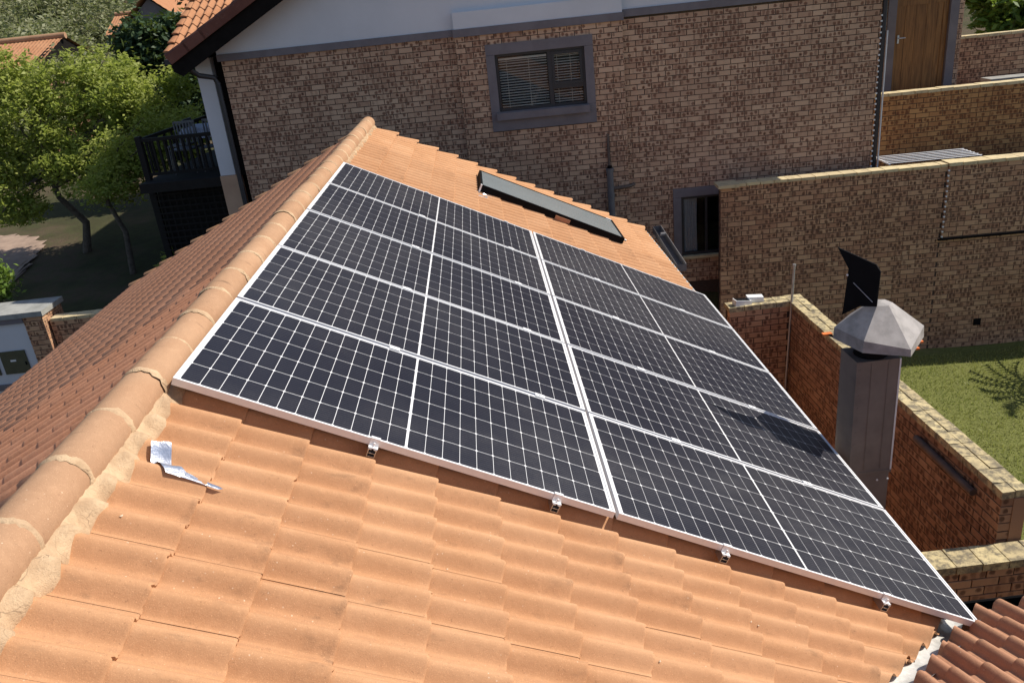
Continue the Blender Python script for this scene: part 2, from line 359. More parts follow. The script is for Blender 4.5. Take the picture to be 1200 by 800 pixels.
# lawn grass
n = 26000
gx_ = 5.6 + RNG.random(n)*5.2; gy_ = 3.6 + RNG.random(n)*5.6; ang = RNG.random(n)*6.283; hh = .02 + .035*RNG.random(n); ww = .004 + .004*RNG.random(n)
lean = RNG.normal(0, .02, (n, 2)); gz_ = -5.0 + .03*np.sin(gx_*2.1)*np.cos(gy_*1.7) + .002
b0 = np.stack([gx_-ww*np.cos(ang), gy_-ww*np.sin(ang), gz_], 1); b1 = np.stack([gx_+ww*np.cos(ang), gy_+ww*np.sin(ang), gz_], 1)
tp = np.stack([gx_+lean[:,0], gy_+lean[:,1], gz_+hh], 1)
VV = np.stack([b0, b1, tp], 1).reshape(-1, 3)
gr = link('grass', np_mesh('grass', VV, np.arange(3*n).reshape(-1, 3), GRASS_B)); tag(gr, 'short sunlit lawn grass behind the low garden wall', 'grass', kind='stuff')

# ------------------------------------------------------------------ tiled roof pieces
TH = rad(26.8745); cT, sT = math.cos(TH), math.sin(TH)
GAUGE, TW, TL = .298, .304, .36
def prof(y, hw=.065, hh=.057):
    for c in (.068, .220):
        t = abs(y-c)/hw
        if t < 1: return hh*(math.cos(math.pi/2*t)**.7 if hw < .06 else (.5+.5*math.cos(math.pi*t))**.85)
    return .0012 if y < .004 else 0.0
YS = [-.001, .003, .005, .012, .020, .029, .039, .049, .059, .068, .077, .087, .097, .107, .116, .124, .132, .1385, .144, .149, .156, .164, .172, .181, .191, .201, .211, .220, .229, .239, .249, .259, .268, .276, .284, .291, .298, .3055]
def tile_mesh(name, m, seed=0, lo=False, hw=.065, hh=.057, lap=0., rise=.024):
    rr = random.Random(seed); ys = YS if not lo else [-.001, .006, .011, .022, .045, .068, .091, .114, .125, .130, .158, .163, .174, .197, .220, .243, .266, .277, .282, .286, .3055]
    V = []; F = []; rows = ([(0, 0), (.347, 0), (.356, -.0015), (.36, -.006)] if not lo else [(0, 0), (.355, 0), (.36, -.004)])
    ch = [rr.uniform(-.0025, .001) + (rr.uniform(-.008, -.003) if rr.random() < .07 else 0) for _ in ys]
    for ri, (x, dz) in enumerate(rows):
        for i, y in enumerate(ys): V.append((x + (ch[i] if ri else 0), y, prof(y, hw, hh) + .003 + rise*x/TL + dz + (lap if y > .285 else 0)))
    n = len(ys); nr = len(rows)
    for r in range(nr-1):
        for i in range(n-1): F.append((r*n+i, (r+1)*n+i, (r+1)*n+i+1, r*n+i+1))
    mb = MB().add(V, F, True)
    V2 = [V[(nr-1)*n+i] for i in range(n)] + [(V[(nr-1)*n+i][0]-.003, ys[i], V[(nr-1)*n+i][2]-.012) for i in range(n)]
    mb.add(V2, [(i, n+i, n+i+1, i+1) for i in range(n-1)], False)
    for e in (0, n-1):   # side edges
        a, b_ = V[e], V[(nr-1)*n+e]
        mb.add([a, b_, (b_[0], b_[1], b_[2]-.012), (a[0], a[1], a[2]-.012)], [(0, 1, 2, 3) if e == 0 else (3, 2, 1, 0)])
    me = mb.mesh(name, m); L = me.uv_layers.new(name='UVMap'); vi = [l.vertex_index for l in me.loops]
    L.data.foreach_set('uv', [q for i in vi for q in (max(.01, me.vertices[i].co.x/TL), me.vertices[i].co.y/TW)]); return me
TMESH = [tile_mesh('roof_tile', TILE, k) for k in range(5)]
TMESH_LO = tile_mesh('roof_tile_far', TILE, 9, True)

def tile_field(parent, spots, nobj, cut=None, meshes=None, lo=None, sheet='roof_tile_field'):
    """spots: (Matrix) list in parent space (parent has identity world or own matrix). nearest nobj become objects, the rest one stuff part"""
    meshes = meshes or TMESH; lo = lo or TMESH_LO; pm = parent.matrix_world if parent else Matrix()
    order = sorted(range(len(spots)), key=lambda i: spots[i][1]); rest = []
    for rank, i in enumerate(order):
        M, _, cutme = spots[i]
        if rank < nobj:
            me = meshes[i % len(meshes)]
            if cutme and cut: 
                me = cut(me, M)
                if me is None: continue
            link('roof_tile', me, parent, M)
        else: rest.append((M, cutme))
    if rest:
        src = np.array([v.co[:] for v in lo.vertices]); fs = [tuple(p.vertices) for p in lo.polygons]; sm = [p.use_smooth for p in lo.polygons]
        AV = []; AF = []; AS = []; o = 0
        for M, cutme in rest:
            me = cut(lo, M) if (cut and cutme) else lo
            if me is None: continue
            if me is lo: s_, f_, q_ = src, fs, sm
            else: s_, f_, q_ = np.array([v.co[:] for v in me.vertices]), [tuple(p.vertices) for p in me.polygons], [p.use_smooth for p in me.polygons]
            A = np.array(M); P = s_ @ A[:3, :3].T + A[:3, 3]
            AV.append(P); AF.extend([tuple(o+j for j in f) for f in f_]); AS.extend(q_); o += len(P)
        me = bpy.data.meshes.new(sheet); me.from_pydata(np.concatenate(AV).tolist(), [], AF); me.polygons.foreach_set('use_smooth', AS); me.materials.append(lo.materials[0])
        link(sheet, me, parent, kind='stuff')

# ---- near house
near_house = thing('tiled_house', 'orange tiled gable roof house carrying the solar panel array', 'house')
AX, AZ = -.14, -.0838                      # apex of the tile bed planes
EU = Vector((cT, 0, -sT)); EV = Vector((0, 1, 0)); EN = Vector((sT, 0, cT))
EUL = Vector((-cT, 0, -sT)); EVL = Vector((0, -1, 0)); ENL = Vector((-sT, 0, cT))
YF = 8.56                                   # far verge
VALX = 3.577                                # valley: x - y = VALX
def jit(M, a=.0035, d=.0018):
    return M @ Matrix.Translation((random.uniform(-d, d), random.uniform(-d*.5, d*.5), random.uniform(0, d))) @ Matrix.Rotation(random.uniform(-a, a), 4, 'Z') @ Matrix.Rotation(random.uniform(-a, a)*.5, 4, 'X')
def cutter(sign):
    def cut(me, M):
        bm = bmesh.new(); bm.from_mesh(me); bm.transform(M)
        off = VALX - .045 if sign > 0 else VALX + .05
        jag = random.uniform(-.012, .012)
        r = bmesh.ops.bisect_plane(bm, geom=bm.verts[:]+bm.edges[:]+bm.faces[:], plane_co=(off+jag, 0, 0), plane_no=Vector((1, -1, 0)).normalized()*sign, clear_outer=True)
        if len(bm.faces) == 0: bm.free(); return None
        bm.transform(M.inverted()); m2 = bpy.data.meshes.new('roof_tile'); bm.to_mesh(m2); bm.free(); m2.materials.append(me.materials[0]) if not m2.materials else None
        return m2
    return cut
# right slope (sunny, carries the array)
rs = MB(); 
def slope_sheet(mb, us0, us1, v0, v1, O, U, Vv, Nn, dz=-.012, th=.03):
    V = []
    for d in (dz, dz-th):
        for u, v in ((us0, v0), (us1, v0), (us1, v1), (us0, v1)): V.append(O + U*u + Vv*v + Nn*d)
    mb.add(V, [(0,1,2,3),(7,6,5,4),(0,4,5,1),(1,5,6,2),(2,6,7,3),(3,7,4,0)])
O_R = Vector((AX, 0, AZ))
slope_r = rs; slope_sheet(rs, 0, 4.25, .2, YF, O_R, EU, EV, EN)
V = [O_R + EU*u + EV*v + EN*d for d in (-.012, -.042) for u, v in ((0, -9.), (0, .2), (4.16, .2-.0), (4.16, 0.0), (.2, -3.35), (.2, -9.))]
rs.add(V, [(5,4,3,2,1,0), (6,7,8,9,10,11)] + [(i, (i+1) % 6, 6+(i+1) % 6, 6+i) for i in range(6)])
roof_r = rs.build('roof_slope', SOFFIT, near_house); roof_r['label'] = 'sunlit tiled slope under the solar panels'
spots = []
for k in range(15):
    un = .124 + GAUGE*k
    if k == 0: continue
    for j in range(0, 37):
        v = YF - .05 - TW*(j+1)
        if v < -2.9: continue
        u = un - TL; P = O_R + EU*(u+.18) + EV*(v+.15)
        x_nose = AX + un*cT
        if (x_nose - TL*cT) - (v + TW) > VALX: continue
        cutme = x_nose - v > VALX - .08
        under = (.2 < v < 5.0 and un > .45)
        M = jit(frame(O_R + EU*u + EV*v, EU, EV, EN))
        spots.append((M, to_cam(P) + (50 if under else 0), cutme))
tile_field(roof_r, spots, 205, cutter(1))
# left slope
TML = [tile_mesh('roof_tile', TILE_L, 60+k, lap=.002, rise=.005) for k in range(3)]; TMLLO = tile_mesh('roof_tile_far', TILE_L, 66, True, lap=.002, rise=.005)
ls = MB(); slope_sheet(ls, 0, 4.25, -YF, 9., O_R, EUL, EVL, ENL)
roof_l = ls.build('roof_slope', SOFFIT, near_house); roof_l['label'] = 'shadier tiled slope falling away from the ridge towards the garden'
spots = []
for k in range(15):
    un = .124 + GAUGE*k
    if k == 0: continue
    for j in range(0, 37):
        v = -YF + .05 + TW*j
        P = O_R + EUL*(un-.18) + EVL*(v+.15)
        if P.y < -2.9: continue
        M = jit(frame(O_R + EUL*(un-TL) + EVL*v, EUL, EVL, ENL), .004, .0012)
        # visible from the camera only where the picture shows it
        spots.append((M, to_cam(P) + (30 if P.y < -.2 else 0) + (0 if un < 3.3 else 2), False))
tile_field(roof_l, spots, 60, None, TML, TMLLO)
# wing slope beyond the valley
WZ = -1.967
UW = Vector((0, cT, -sT)); VW = Vector((-1, 0, 0)); NW = Vector((0, sT, cT))
YW0 = -2.6; O_W = Vector((0, YW0, WZ - YW0*math.tan(TH)))
wl = 3.20                                    # slope length to the eave nose (y about .26)
ws = MB(); V = []
for d in (-.012, -.042):
    for x, u in ((VALX + YW0 + .0, 0.), (VALX + YW0 + (wl-.05)*cT, wl-.05), (7.2, wl-.05), (7.2, 0.)): V.append(O_W + Vector((x, 0, 0)) + UW*u + NW*d)
ws.add(V, [(0,1,2,3),(7,6,5,4),(0,4,5,1),(1,5,6,2),(2,6,7,3),(3,7,4,0)])
roof_w = ws.build('roof_slope', SOFFIT, near_house); roof_w['label'] = 'brown red wing roof slope meeting the valley flashing'
TWM = [tile_mesh('roof_tile', TILE_OLD, 20+k, False, .046, .052) for k in range(3)]; TWLO = tile_mesh('roof_tile_far', TILE_OLD, 33, True, .046, .052)
spots = []
for k in range(11):
    un = wl - GAUGE*k
    for j in range(22):
        xv = 7.0 - TW*j
        P = O_W + UW*(un-.18) + Vector((xv-.15, 0, 0))
        if un < .1: continue
        if P.x + .4 < VALX + P.y: continue
        cutme = xv - TW - (P.y + .3) < VALX + .12
        spots.append((jit(frame(O_W + UW*(un-TL) + Vector((xv, 0, 0)), UW, VW, NW), .006, .003), to_cam(P) + (20 if P.x > 5.0 else 0) + (20 if P.y < -1.2 else 0), cutme))
tile_field(roof_w, spots, 35, cutter(-1), TWM, TWLO)
# valley flashing
vf = MB(); V = []; F = []; K = 26
for i in range(K+1):
    y = -2.4 + 2.62*i/K; base = Vector((VALX + y, y, WZ - y*math.tan(TH)))
    wob = lambda: random.uniform(-.008, .008)
    w1 = .10 + random.uniform(-.012, .012); w2 = .085 + random.uniform(-.025, .02)
    e1 = Vector((-1, 1, 0)).normalized(); up1 = Vector((0, 0, 1))
    pL = base + Vector((-w1*.707, w1*.707, w1*.707*math.tan(TH)))          # up the main slope side
    pR = base + Vector((w2*.707, -w2*.707, w2*.707*math.tan(TH)))
    V += [pL + up1*(.012+wob()), base + Vector((-.03, .03, .012)) + up1*wob()*.4, base + up1*(.004), base + Vector((.03, -.03, .012)) + up1*wob()*.4, pR + up1*(.022+wob()), pR + Vector((.006, -.006, .03+wob()))]
    for q in range(-1, -7, -1): V[q] = tuple(V[q])
for i in range(K):
    for j in range(5): F.append((i*6+j, (i+1)*6+j, (i+1)*6+j+1, i*6+j+1))
vf.add(V, F, True).build('valley_flashing', FLASH, near_house)
# ridge caps and bedding
RC = Vector((-.14, 0, -.045)); RR = .096; CL = .365
def cap_mesh():
    V = []; F = []; n = 16; ys = [0, .004, .19, .355, .385]
    rs_ = [RR-.001, RR+.0015, RR+.001, RR-.001, RR-.003]
    for y, r in zip(ys, rs_):
        for k in range(n+1):
            t = math.pi*(-.13 + 1.26*k/n); V.append((r*math.cos(t), y, r*math.sin(t)))
    for i in range(len(ys)-1):
        for k in range(n): F.append((i*(n+1)+k, i*(n+1)+k+1, (i+1)*(n+1)+k+1, (i+1)*(n+1)+k))
    mb = MB().add(V, F, True)
    V2 = [V[k] for k in range(n+1)] + [(q[0]*.86, 0.001, q[2]*.86) for q in V[:n+1]]
    mb.add(V2, [(k, n+1+k, n+2+k, k+1) for k in range(n)]); return mb.mesh('ridge_cap', CAPM)
def joint_mesh(seed):
    rr = random.Random(seed); V = []; F = []; n = 22
    for k in range(n+1):
        t = math.pi*(-.15 + 1.30*k/n); w = .011 + rr.uniform(-.006, .008)
        for dy, dr in ((-w-rr.uniform(0, .006), -.002), (-w*.4, .0045), (w*.5, .005), (w+rr.uniform(0, .012), .0005)):
            r = RR + dr + rr.uniform(-.001, .001); V.append((r*math.cos(t), dy, r*math.sin(t)))
    for k in range(n):
        for j in range(3): F.append((k*4+j, k*4+j+1, k*4+j+5, k*4+j+4))
    return MB().add(V, F, True).mesh('mortar_joint', MORTAR)
capm = cap_mesh(); jm = [joint_mesh(k) for k in range(4)]
y = -.363 - CL*7; i = 0
while y < YF - .1:
    c = link('ridge_cap', capm, near_house, Matrix.Translation(RC + Vector((random.uniform(-.004, .004), y, random.uniform(-.004, .004)))) @ Matrix.Rotation(random.uniform(-.008, .008), 4, 'Z') @ Matrix.Rotation(random.uniform(-.05, .05), 4, 'Y'))
    link('mortar_joint', jm[i % 4], c); y += CL; i += 1
MB().add([RC + Vector((RR*math.cos(math.pi*k/16), YF+.02, RR*math.sin(math.pi*k/16))) for k in range(17)], [tuple(range(17))]).build('ridge_end_cap', MORTAR, near_house)
for side in (1, -1):
    U, Nn = (EU, EN) if side > 0 else (EUL, ENL); mb = MB(); V = []; F = []; K = 520; y0, y1 = -2.9, YF
    for q in range(K+1):
        y = y0 + (y1-y0)*q/K; jit_ = .010*math.sin(y*21+side) + .008*math.sin(y*53.+2) + random.uniform(-.006, .006)
        wide = .108 + .034*max(0., min(1., (4-y)/5)) + jit_
        hb = prof((y - YF + .05) % TW if side > 0 else (YF - .05 - y) % TW)
        base = O_R + EV*y
        inner = RC + Vector((side*.090, y, -.012 + random.uniform(-.004, .004)))
        V += [tuple(RC + Vector((side*.07, y, .0))), tuple(inner), tuple(base + U*(wide*.72) + Nn*(hb*.8 + .040 + random.uniform(-.003, .004))), tuple(base + U*wide + Nn*(hb + .026 + random.uniform(-.004, .003))), tuple(base + U*(wide+.006) + Nn*(hb - .006))]
    for q in range(K):
        for j in range(4): F.append((q*5+j, q*5+j+1, q*5+j+6, q*5+j+5) if side > 0 else (q*5+j+5, q*5+j+6, q*5+j+1, q*5+j))
    mb.add(V, F, True).build('mortar_bedding', MORTAR, near_house)
# verge tiles at the far gable
vm = MB(); V = []; F = []; n = 8; W2 = .062
for x in (0, .345, .35):
    for k in range(n+1):
        t = math.pi*k/n; V.append((x, .066 - W2*math.cos(t), .018 + .026*math.sin(t) + .056*x/.35 - (.004 if x == .35 else 0)))
for r in range(2):
    for k in range(n): F.append((r*(n+1)+k+1, r*(n+1)+k, (r+1)*(n+1)+k, (r+1)*(n+1)+k+1))
vm.add(V, F, True); vm.box((0, .10, -.11), (.345, .128, .03)); vm.add([V[2*(n+1)+k] for k in range(n+1)], [tuple(range(n+1))])
vmesh = vm.mesh('verge_tile', TILE)
for side in (1, -1):
    for k in range(1, 15):
        un = .124 + GAUGE*k + .02
        if side > 0: M = frame(O_R + EU*(un-.35) + EV*(YF-.08), EU, EV, EN)
        else: M = frame(O_R + EUL*(un-.35) + EV*(YF-.08), EUL, EV, ENL) @ Matrix.Identity(4)
        link('verge_tile', vmesh, near_house, M @ Matrix.Translation((0, random.uniform(-.004, .004), 0)) @ Matrix.Rotation(random.uniform(-.01, .01), 4, 'Y'))
# walls under the roof, fascia, gutters
hw = MB(); poly = [(-3.55, -5.3), (3.35, -5.3), (3.35, -1.88), (AX, -.18), (-3.55, -1.88)]
hw.prism(poly, -9, 8.35)
hw.build('wall', BRICK_D, near_house); MB().box((3.36, -9, -5.3), (7.2, .02, -2.12)).build('wing_wall', BRICK_D, near_house)
gut = MB(); xg = AX + 4.30*cT; zg = AZ - 4.30*sT
def gutter(mb, p0, p1, outv, w=.115, h=.085):
    p0, p1, outv = Vector(p0), Vector(p1), Vector(outv); d = (p1-p0)
    prof_ = [(0, 0), (0, -h), (w, -h), (w, .0), (w-.008, .004), (w-.014, -.004), (w-.006, -h+.006), (.004, -h+.006), (.004, 0)]
    V = [p + outv*a + Vector((0, 0, b)) for p in (p0, p1) for a, b in prof_]; n = len(prof_)
    mb.add(V, [(i, (i+1) % n, n+(i+1) % n, n+i) for i in range(n)])
    for k in range(2): mb.add([(p0, p1)[k] + outv*a + Vector((0, 0, b)) for a, b in ((0, 0), (w, 0), (w, -h), (0, -h))], [(0, 1, 2, 3)])
gutter(gut, (xg-.015, .35, zg-.03), (xg-.015, YF+.02, zg-.03), (1, 0, 0)); gut.build('gutter', WHITE, near_house)
g2 = MB(); gutter(g2, (VALX+.30, .27, WZ-.175), (7.2, .27, WZ-.175), (0, 1, 0), .15, .10); g2.build('gutter', BLACK, near_house)['label'] = 'dark gutter along the eave of the wing roof'
MB().box((VALX+.36, .244, WZ-.19), (7.2, .266, WZ-.165)).build('gutter_lip', COPING2, near_house)
MB().box((xg-.05, .35, zg-.17), (xg-.02, YF-.03, zg-.02)).build('fascia_board', SOFFIT, near_house)
ch = MB(); gutter(ch, (xg+.20, 7.15, zg-.12), (xg+.26, 8.95, zg-.05), (1, 0, .05), .13, .10); ch.tube([(xg+.26, 8.4, zg-.03), (xg+.33, 8.4, zg-.03)], .03); ch.build('rain_channel', PVC, near_house)

# loose bits on the tiles
def on_tile(u, v, h=.0): return O_R + EU*(u+.087) + EV*v + EN*(prof((v - YF + .05) % TW) + .010 + h)
tp_ = MB(); V = []; F = []
cl = [(.10, -.40), (.13, -.455), (.165, -.515), (.21, -.56), (.28, -.565), (.38, -.57)]; wd = [.034, .034, .033, .032, .018, .012]
cl2 = []
for i in range(len(cl)-1):
    for k in range(4):
        t = k/4; cl2.append((cl[i][0]*(1-t)+cl[i+1][0]*t, cl[i][1]*(1-t)+cl[i+1][1]*t, wd[i]*(1-t)+wd[i+1]*t))
cl2.append((*cl[-1], wd[-1])); hs_ = [on_tile(u, v).dot(EN) for u, v, w in cl2]
for i, (u, v, w) in enumerate(cl2):
    for q in (-1, -.5, 0, .5, 1): V.append(tuple(O_R + EU*(u + q*w + .087) + EV*(v + q*w*.35) + EN*(max(on_tile(u, v).dot(EN), on_tile(u + q*w, v + q*w*.35).dot(EN)) - O_R.dot(EN) + .015 + random.uniform(0, .003))))
for i in range(len(cl2)-1):
    for j in range(4): F.append((i*5+j, i*5+j+1, i*5+j+6, i*5+j+5))
tp_.add(V, F, True); tape = tp_.build('foil_tape', TAPE); tag(tape, 'crumpled silver foil tape strip stuck on a tile near the ridge', 'tape')
crumbs = [(.19, -.97, .012), (.13, -.86, .008), (.25, -1.32, .009), (.305, -.19, .011), (1.33, -.62, .009), (1.38, -.615, .007), (1.30, -.60, .006), (1.98, -.60, .007), (2.15, -.86, .006), (2.72, -.42, .008), (2.76, -.425, .006), (3.52, -.31, .007), (.46, -.90, .006)]
wheres = ['crumb of pale mortar lying beside the ridge bedding', 'small mortar crumb up the slope from the larger one by the ridge', 'flat mortar smear low on the tiles by the ridge', 'mortar crumb on the tile joint just below the foil tape', 'pale pebble in the middle of the foreground tiles, largest of a cluster', 'pale pebble right of the largest one in the cluster on the tiles', 'tiny pebble left of the largest one in the cluster on the tiles', 'lone pale pebble on the middle foreground tiles', 'lone pebble nearest the bottom edge of the middle tiles', 'dry leaf scrap on the tiles below the third rail end', 'smaller dry leaf scrap below the third rail end', 'reddish crumb on the tiles near the valley flashing', 'tiny crumb on the second tile course from the ridge']
for (u, v, r), lb in zip(crumbs, wheres):
    bm = bmesh.new(); bmesh.ops.create_icosphere(bm, subdivisions=2, radius=r*.6)
    for q in bm.verts: q.co = Vector((q.co.x*1.5, q.co.y, q.co.z*.55)) * random.uniform(.7, 1.2)
    me = bpy.data.meshes.new('mortar_crumb'); bm.to_mesh(me); bm.free(); me.materials.append(CRUMB)
    o = link('mortar_crumb', me, None, Matrix.Translation(on_tile(u, v, .003)) @ Matrix.Rotation(random.random()*6, 4, 'Z')); tag(o, lb, 'debris', 'mortar crumbs and pebbles on the tiles')

# ------------------------------------------------------------------ solar array
PL, PW, PG = 2.094, 1.038, .020
fm = MB()
def lip(mb, x0, y0, x1, y1): mb.box((x0, y0, -.035), (x1, y1, 0))
lip(fm, 0, 0, PL, .011); lip(fm, 0, PW-.011, PL, PW); lip(fm, 0, .011, .011, PW-.011); lip(fm, PL-.011, .011, PL, PW-.011)
fm.box((.011, .011, -.035), (PL-.011, .03, -.033)); fm.box((.011, PW-.03, -.035), (PL-.011, PW-.011, -.033))
FRAME_M = fm.mesh('frame', ALU)
LAM_M = MB().box((.011, .011, -.009), (PL-.011, PW-.011, -.004)).mesh('laminate', BACK)
REAR_M = MB().box((.0115, .0115, -.0125), (PL-.0115, PW-.0115, -.0095)).mesh('bounce_block_sheet', BLACK)  # black sheet added to cut bounce and deepen shade under the panels
JB_M = MB().box((PL/2-.06, PW/2-.05, -.026), (PL/2+.06, PW/2+.05, -.013)).mesh('junction_box', BLACK)
cw, chh, cc = .0821, .1633, .0060
CELL_M = MB().add([(cc-cw/2, -chh/2, 0), (cw/2-cc, -chh/2, 0), (cw/2, cc-chh/2, 0), (cw/2, chh/2-cc, 0), (cw/2-cc, chh/2, 0), (cc-cw/2, chh/2, 0), (-cw/2, chh/2-cc, 0), (-cw/2, cc-chh/2, 0)], [tuple(range(8))]).mesh('solar_cell', CELL)
rown = ['front row', 'second row from the front', 'middle row', 'fourth row from the front', 'far row']
coln = ['ridge side column', 'eave side column']
for r in range(5):
    for c in range(2):
        u0 = c*(PL+PG); v0 = r*(PW+PG)
        lab = 'black cell solar panel, %s of the array, %s' % (rown[r], coln[c])
        if r == 2 and c == 1: lab = 'black cell solar panel, middle row of the array, eave side column, above the chimney shadow'
        if r == 1 and c == 1: lab = 'black cell solar panel with the chimney cowl shadow across it, eave side column'
        p = thing('solar_panel', lab, 'solar panel', frame(EU*u0 + EV*v0 + EN*random.uniform(-.0015, .0015), EU, EV, EN), group='solar panels of the roof array')
        link('frame', FRAME_M, p); link('laminate', LAM_M, p); link('bounce_block_sheet', REAR_M, p); link('junction_box', JB_M, p)
        for i in range(24):
            x = .0245 + .0848*(i+.5) + (.010 if i >= 12 else 0)
            for j in range(6): link('solar_cell', CELL_M, p, loc=(x, .0165 + .1675*(j+.5), -.0032))
# rails with clamps and hooks
railu = [.905, 1.80, 2.70, 3.63]
rl = MB(); h0, h1 = -.076, -.0362
def rail_box(mb, y0, y1):
    for a, b in (((-.019, h0), (-.016, h1)), ((.016, h0), (.019, h1)), ((-.016, h0), (.016, h0+.003)), ((-.016, h1-.003), (-.005, h1)), ((.005, h1-.003), (.016, h1)), ((-.016, -.058), (.016, -.0555))):
        mb.box((a[0], y0, a[1]), (b[0], y1, b[1]))
rail_box(rl, -.035, 5.30); RAIL_M = rl.mesh('rail_body', ALU_D)
mc = MB(); mc.box((-.03, -.0085, -.034), (.03, .0085, .0)); mc.box((-.03, -.021, .0005), (.03, .021, .004)); mc.tube([(0, 0, .004), (0, 0, .010)], .0065, 8, smooth=False); MIDC = mc.mesh('mid_clamp', ALU)
ec = MB(); ec.box((-.022, -.030, -.036), (.022, -.0015, -.031)); ec.box((-.022, -.006, -.031), (.022, -.0015, .0015)); ec.box((-.022, -.006, .0015), (.022, .013, .0045)); ec.tube([(0, -.017, -.031), (0, -.017, -.012)], .0045, 8, smooth=False); ENDC = ec.mesh('end_clamp', ALU)
hk = MB(); hk.box((-.016, -.003, -.125), (.016, .003, -.0765)); hk.box((-.20, -.016, -.127), (.016, -.0035, -.121)); HOOK = hk.mesh('roof_hook', ALU_D)
rlab = ['mounting rail nearest the ridge, its open end showing under the front panel edge', 'second mounting rail from the ridge', 'third mounting rail from the ridge', 'mounting rail nearest the eave and valley']
for u, lb in zip(railu, rlab):
    t = thing('mounting_rail', 'aluminium ' + lb, 'rail', frame(EU*u, EU, EV, EN), group='rails under the solar panels'); link('rail_body', RAIL_M, t)
    link('end_clamp', ENDC, t); e = link('end_clamp', ENDC, t, Matrix.Translation((0, 5*PW+4*PG, 0)) @ Matrix.Rotation(math.pi, 4, 'Z'))
    for r in range(1, 5): link('mid_clamp', MIDC, t, loc=(0, r*(PW+PG)-PG/2, 0))
    for r in range(5): link('roof_hook', HOOK, t, loc=(0, .12+1.2*r, 0))

# solar water collector beyond the array
OC = EU*1.535 + EV*6.74 + EN*.012
ct = thing('water_heating_collector', 'flat grey glass solar water collector lying on tiles beyond the array', 'solar collector', frame(OC, EU, EV, EN))
CLn, CW = 1.97, .98
f = MB()
for a, b in (((0, 0, -.085), (CLn, .03, 0)), ((0, CW-.03, -.085), (CLn, CW, 0)), ((0, .03, -.085), (.03, CW-.03, 0)), ((CLn-.03, .03, -.085), (CLn, CW-.03, 0))): f.box(a, b)
f.build('frame', BLACK, ct); MB().box((.03, .03, -.02), (CLn-.03, CW-.03, -.005)).build('glass', COLLG, ct); MB().box((.03, .03, -.083), (CLn-.03, CW-.03, -.022)).build('backing', BLACK, ct)
MB().box((1.02, -.012, -.075), (1.22, -.002, -.03)).build('tile_bracket', TILE_OLD, ct)
for x, y in ((CLn-.03, .05), (CLn-.04, CW-.08)): MB().tube([(x-.02, y, -.03), (x+.07, y, -.03)], .014).build('pipe_stub', GALV, ct)
MB().box((CLn-.10, CW-.05, .001), (CLn-.02, CW-.02, .006)).build('corner_clip', ALU, ct); MB().box((.0, -.02, -.09), (.02, .02, .004)).build('corner_clip', ALU, ct)
mb = MB(); V = []; F = []
for i in range(7):
    for j in range(5): V.append(tuple(EU*(1.50+.035*i) + EV*(6.52+.045*j) + EN*(-.085 + random.uniform(-.012, .02))))
for i in range(6):
    for j in range(4): a = i*5+j; F.append((a, a+5, a+6, a+1))
fp = mb.add(V, F, False).build('foil_flashing', TAPE); tag(fp, 'crumpled silver foil flashing at the upper corner of the water collector', 'flashing')

# ------------------------------------------------------------------ brick walls
BL, BH, BJ = .222, .073, .0115
def brick_mesh(w, m, seed):
    rr = random.Random(seed); j = lambda: rr.uniform(-.0015, .0015)
    mb = MB(); mb.box((0, 0, 0), (w, .10, BH), uv=True)
    mb.v = [(x+j(), y+(rr.uniform(-.0025, .002) if y < .01 else 0), z+j()) for x, y, z in mb.v]
    return mb.mesh('brick', m)
BCACHE = {}
def bmesh_for(w, m, seed):
    k = (round(w, 3), m.name, seed)
    if k not in BCACHE: BCACHE[k] = brick_mesh(w, m, seed)
    return BCACHE[k]
BUDGET = {}
def brick_wall(name, parent, M, s0, s1, z0, z1, zb0, holes, m, nobj, thick=.22, label=None, phase=0., vis=None, sides=False):
    """wall part: core mesh in wall space (x along, y into the wall, z up) with brick children proud of the joints"""
    core = MB()
    # core is split round the holes
    xs = sorted({s0+.008, s1-.008, *[q for h in holes for q in h[:2] if s0 < q < s1]}); zs = sorted({z0, z1-.004, *[q for h in holes for q in h[2:] if z0 < q < z1]})
    for a, b in zip(xs[:-1], xs[1:]):
        for c, d in zip(zs[:-1], zs[1:]):
            mx, mz = (a+b)/2, (c+d)/2
            if any(h[0] < mx < h[1] and h[2] < mz < h[3] for h in holes): continue
            core.box((a, .009, c), (b, thick, d))
    wall = core.build(name, JOINT, parent, mw=M)
    if label: wall['label'] = label
    MWd = (parent.matrix_world if parent else Matrix()) @ M
    cl = MWd.inverted() @ CAM
    bricks = []; row = 0; z = z1 - BH
    while z > zb0:
        x = s0 - ((BL+BJ)/2 if row % 2 else 0) - phase
        while x < s1 - .02:
            a, b = max(x, s0), min(x+BL, s1)
            segs = [(a, b)]
            for h in holes:
                if h[2] < z + BH*.6 and h[3] > z + BH*.4:
                    ns = []
                    for p, q in segs:
                        if q <= h[0] or p >= h[1]: ns.append((p, q)); continue
                        if p < h[0]: ns.append((p, h[0]))
                        if q > h[1]: ns.append((h[1], q))
                    segs = ns
            for p, q in segs:
                if q - p > .03 and (vis is None or vis(p, z)): bricks.append((p, z, q-p))
            x += BL + BJ
        z -= BH + .012; row += 1
    bricks.sort(key=lambda t: (Vector((t[0]+.1, 0, t[1])) - cl).length)
    rest = MB()
    for i, (p, z, w) in enumerate(bricks):
        dy = random.uniform(-.002, .002)
        if i < nobj:
            full = abs(w - BL) < .004
            link('brick', bmesh_for(BL if full else w, m, i % 4), wall, loc=(p, dy, z))
        else: rest.box((p, dy, z), (p+w, .10+dy, z+BH), uv=True)
    if rest.v: rest.build('brickwork', m, wall, kind='stuff')
    return wall
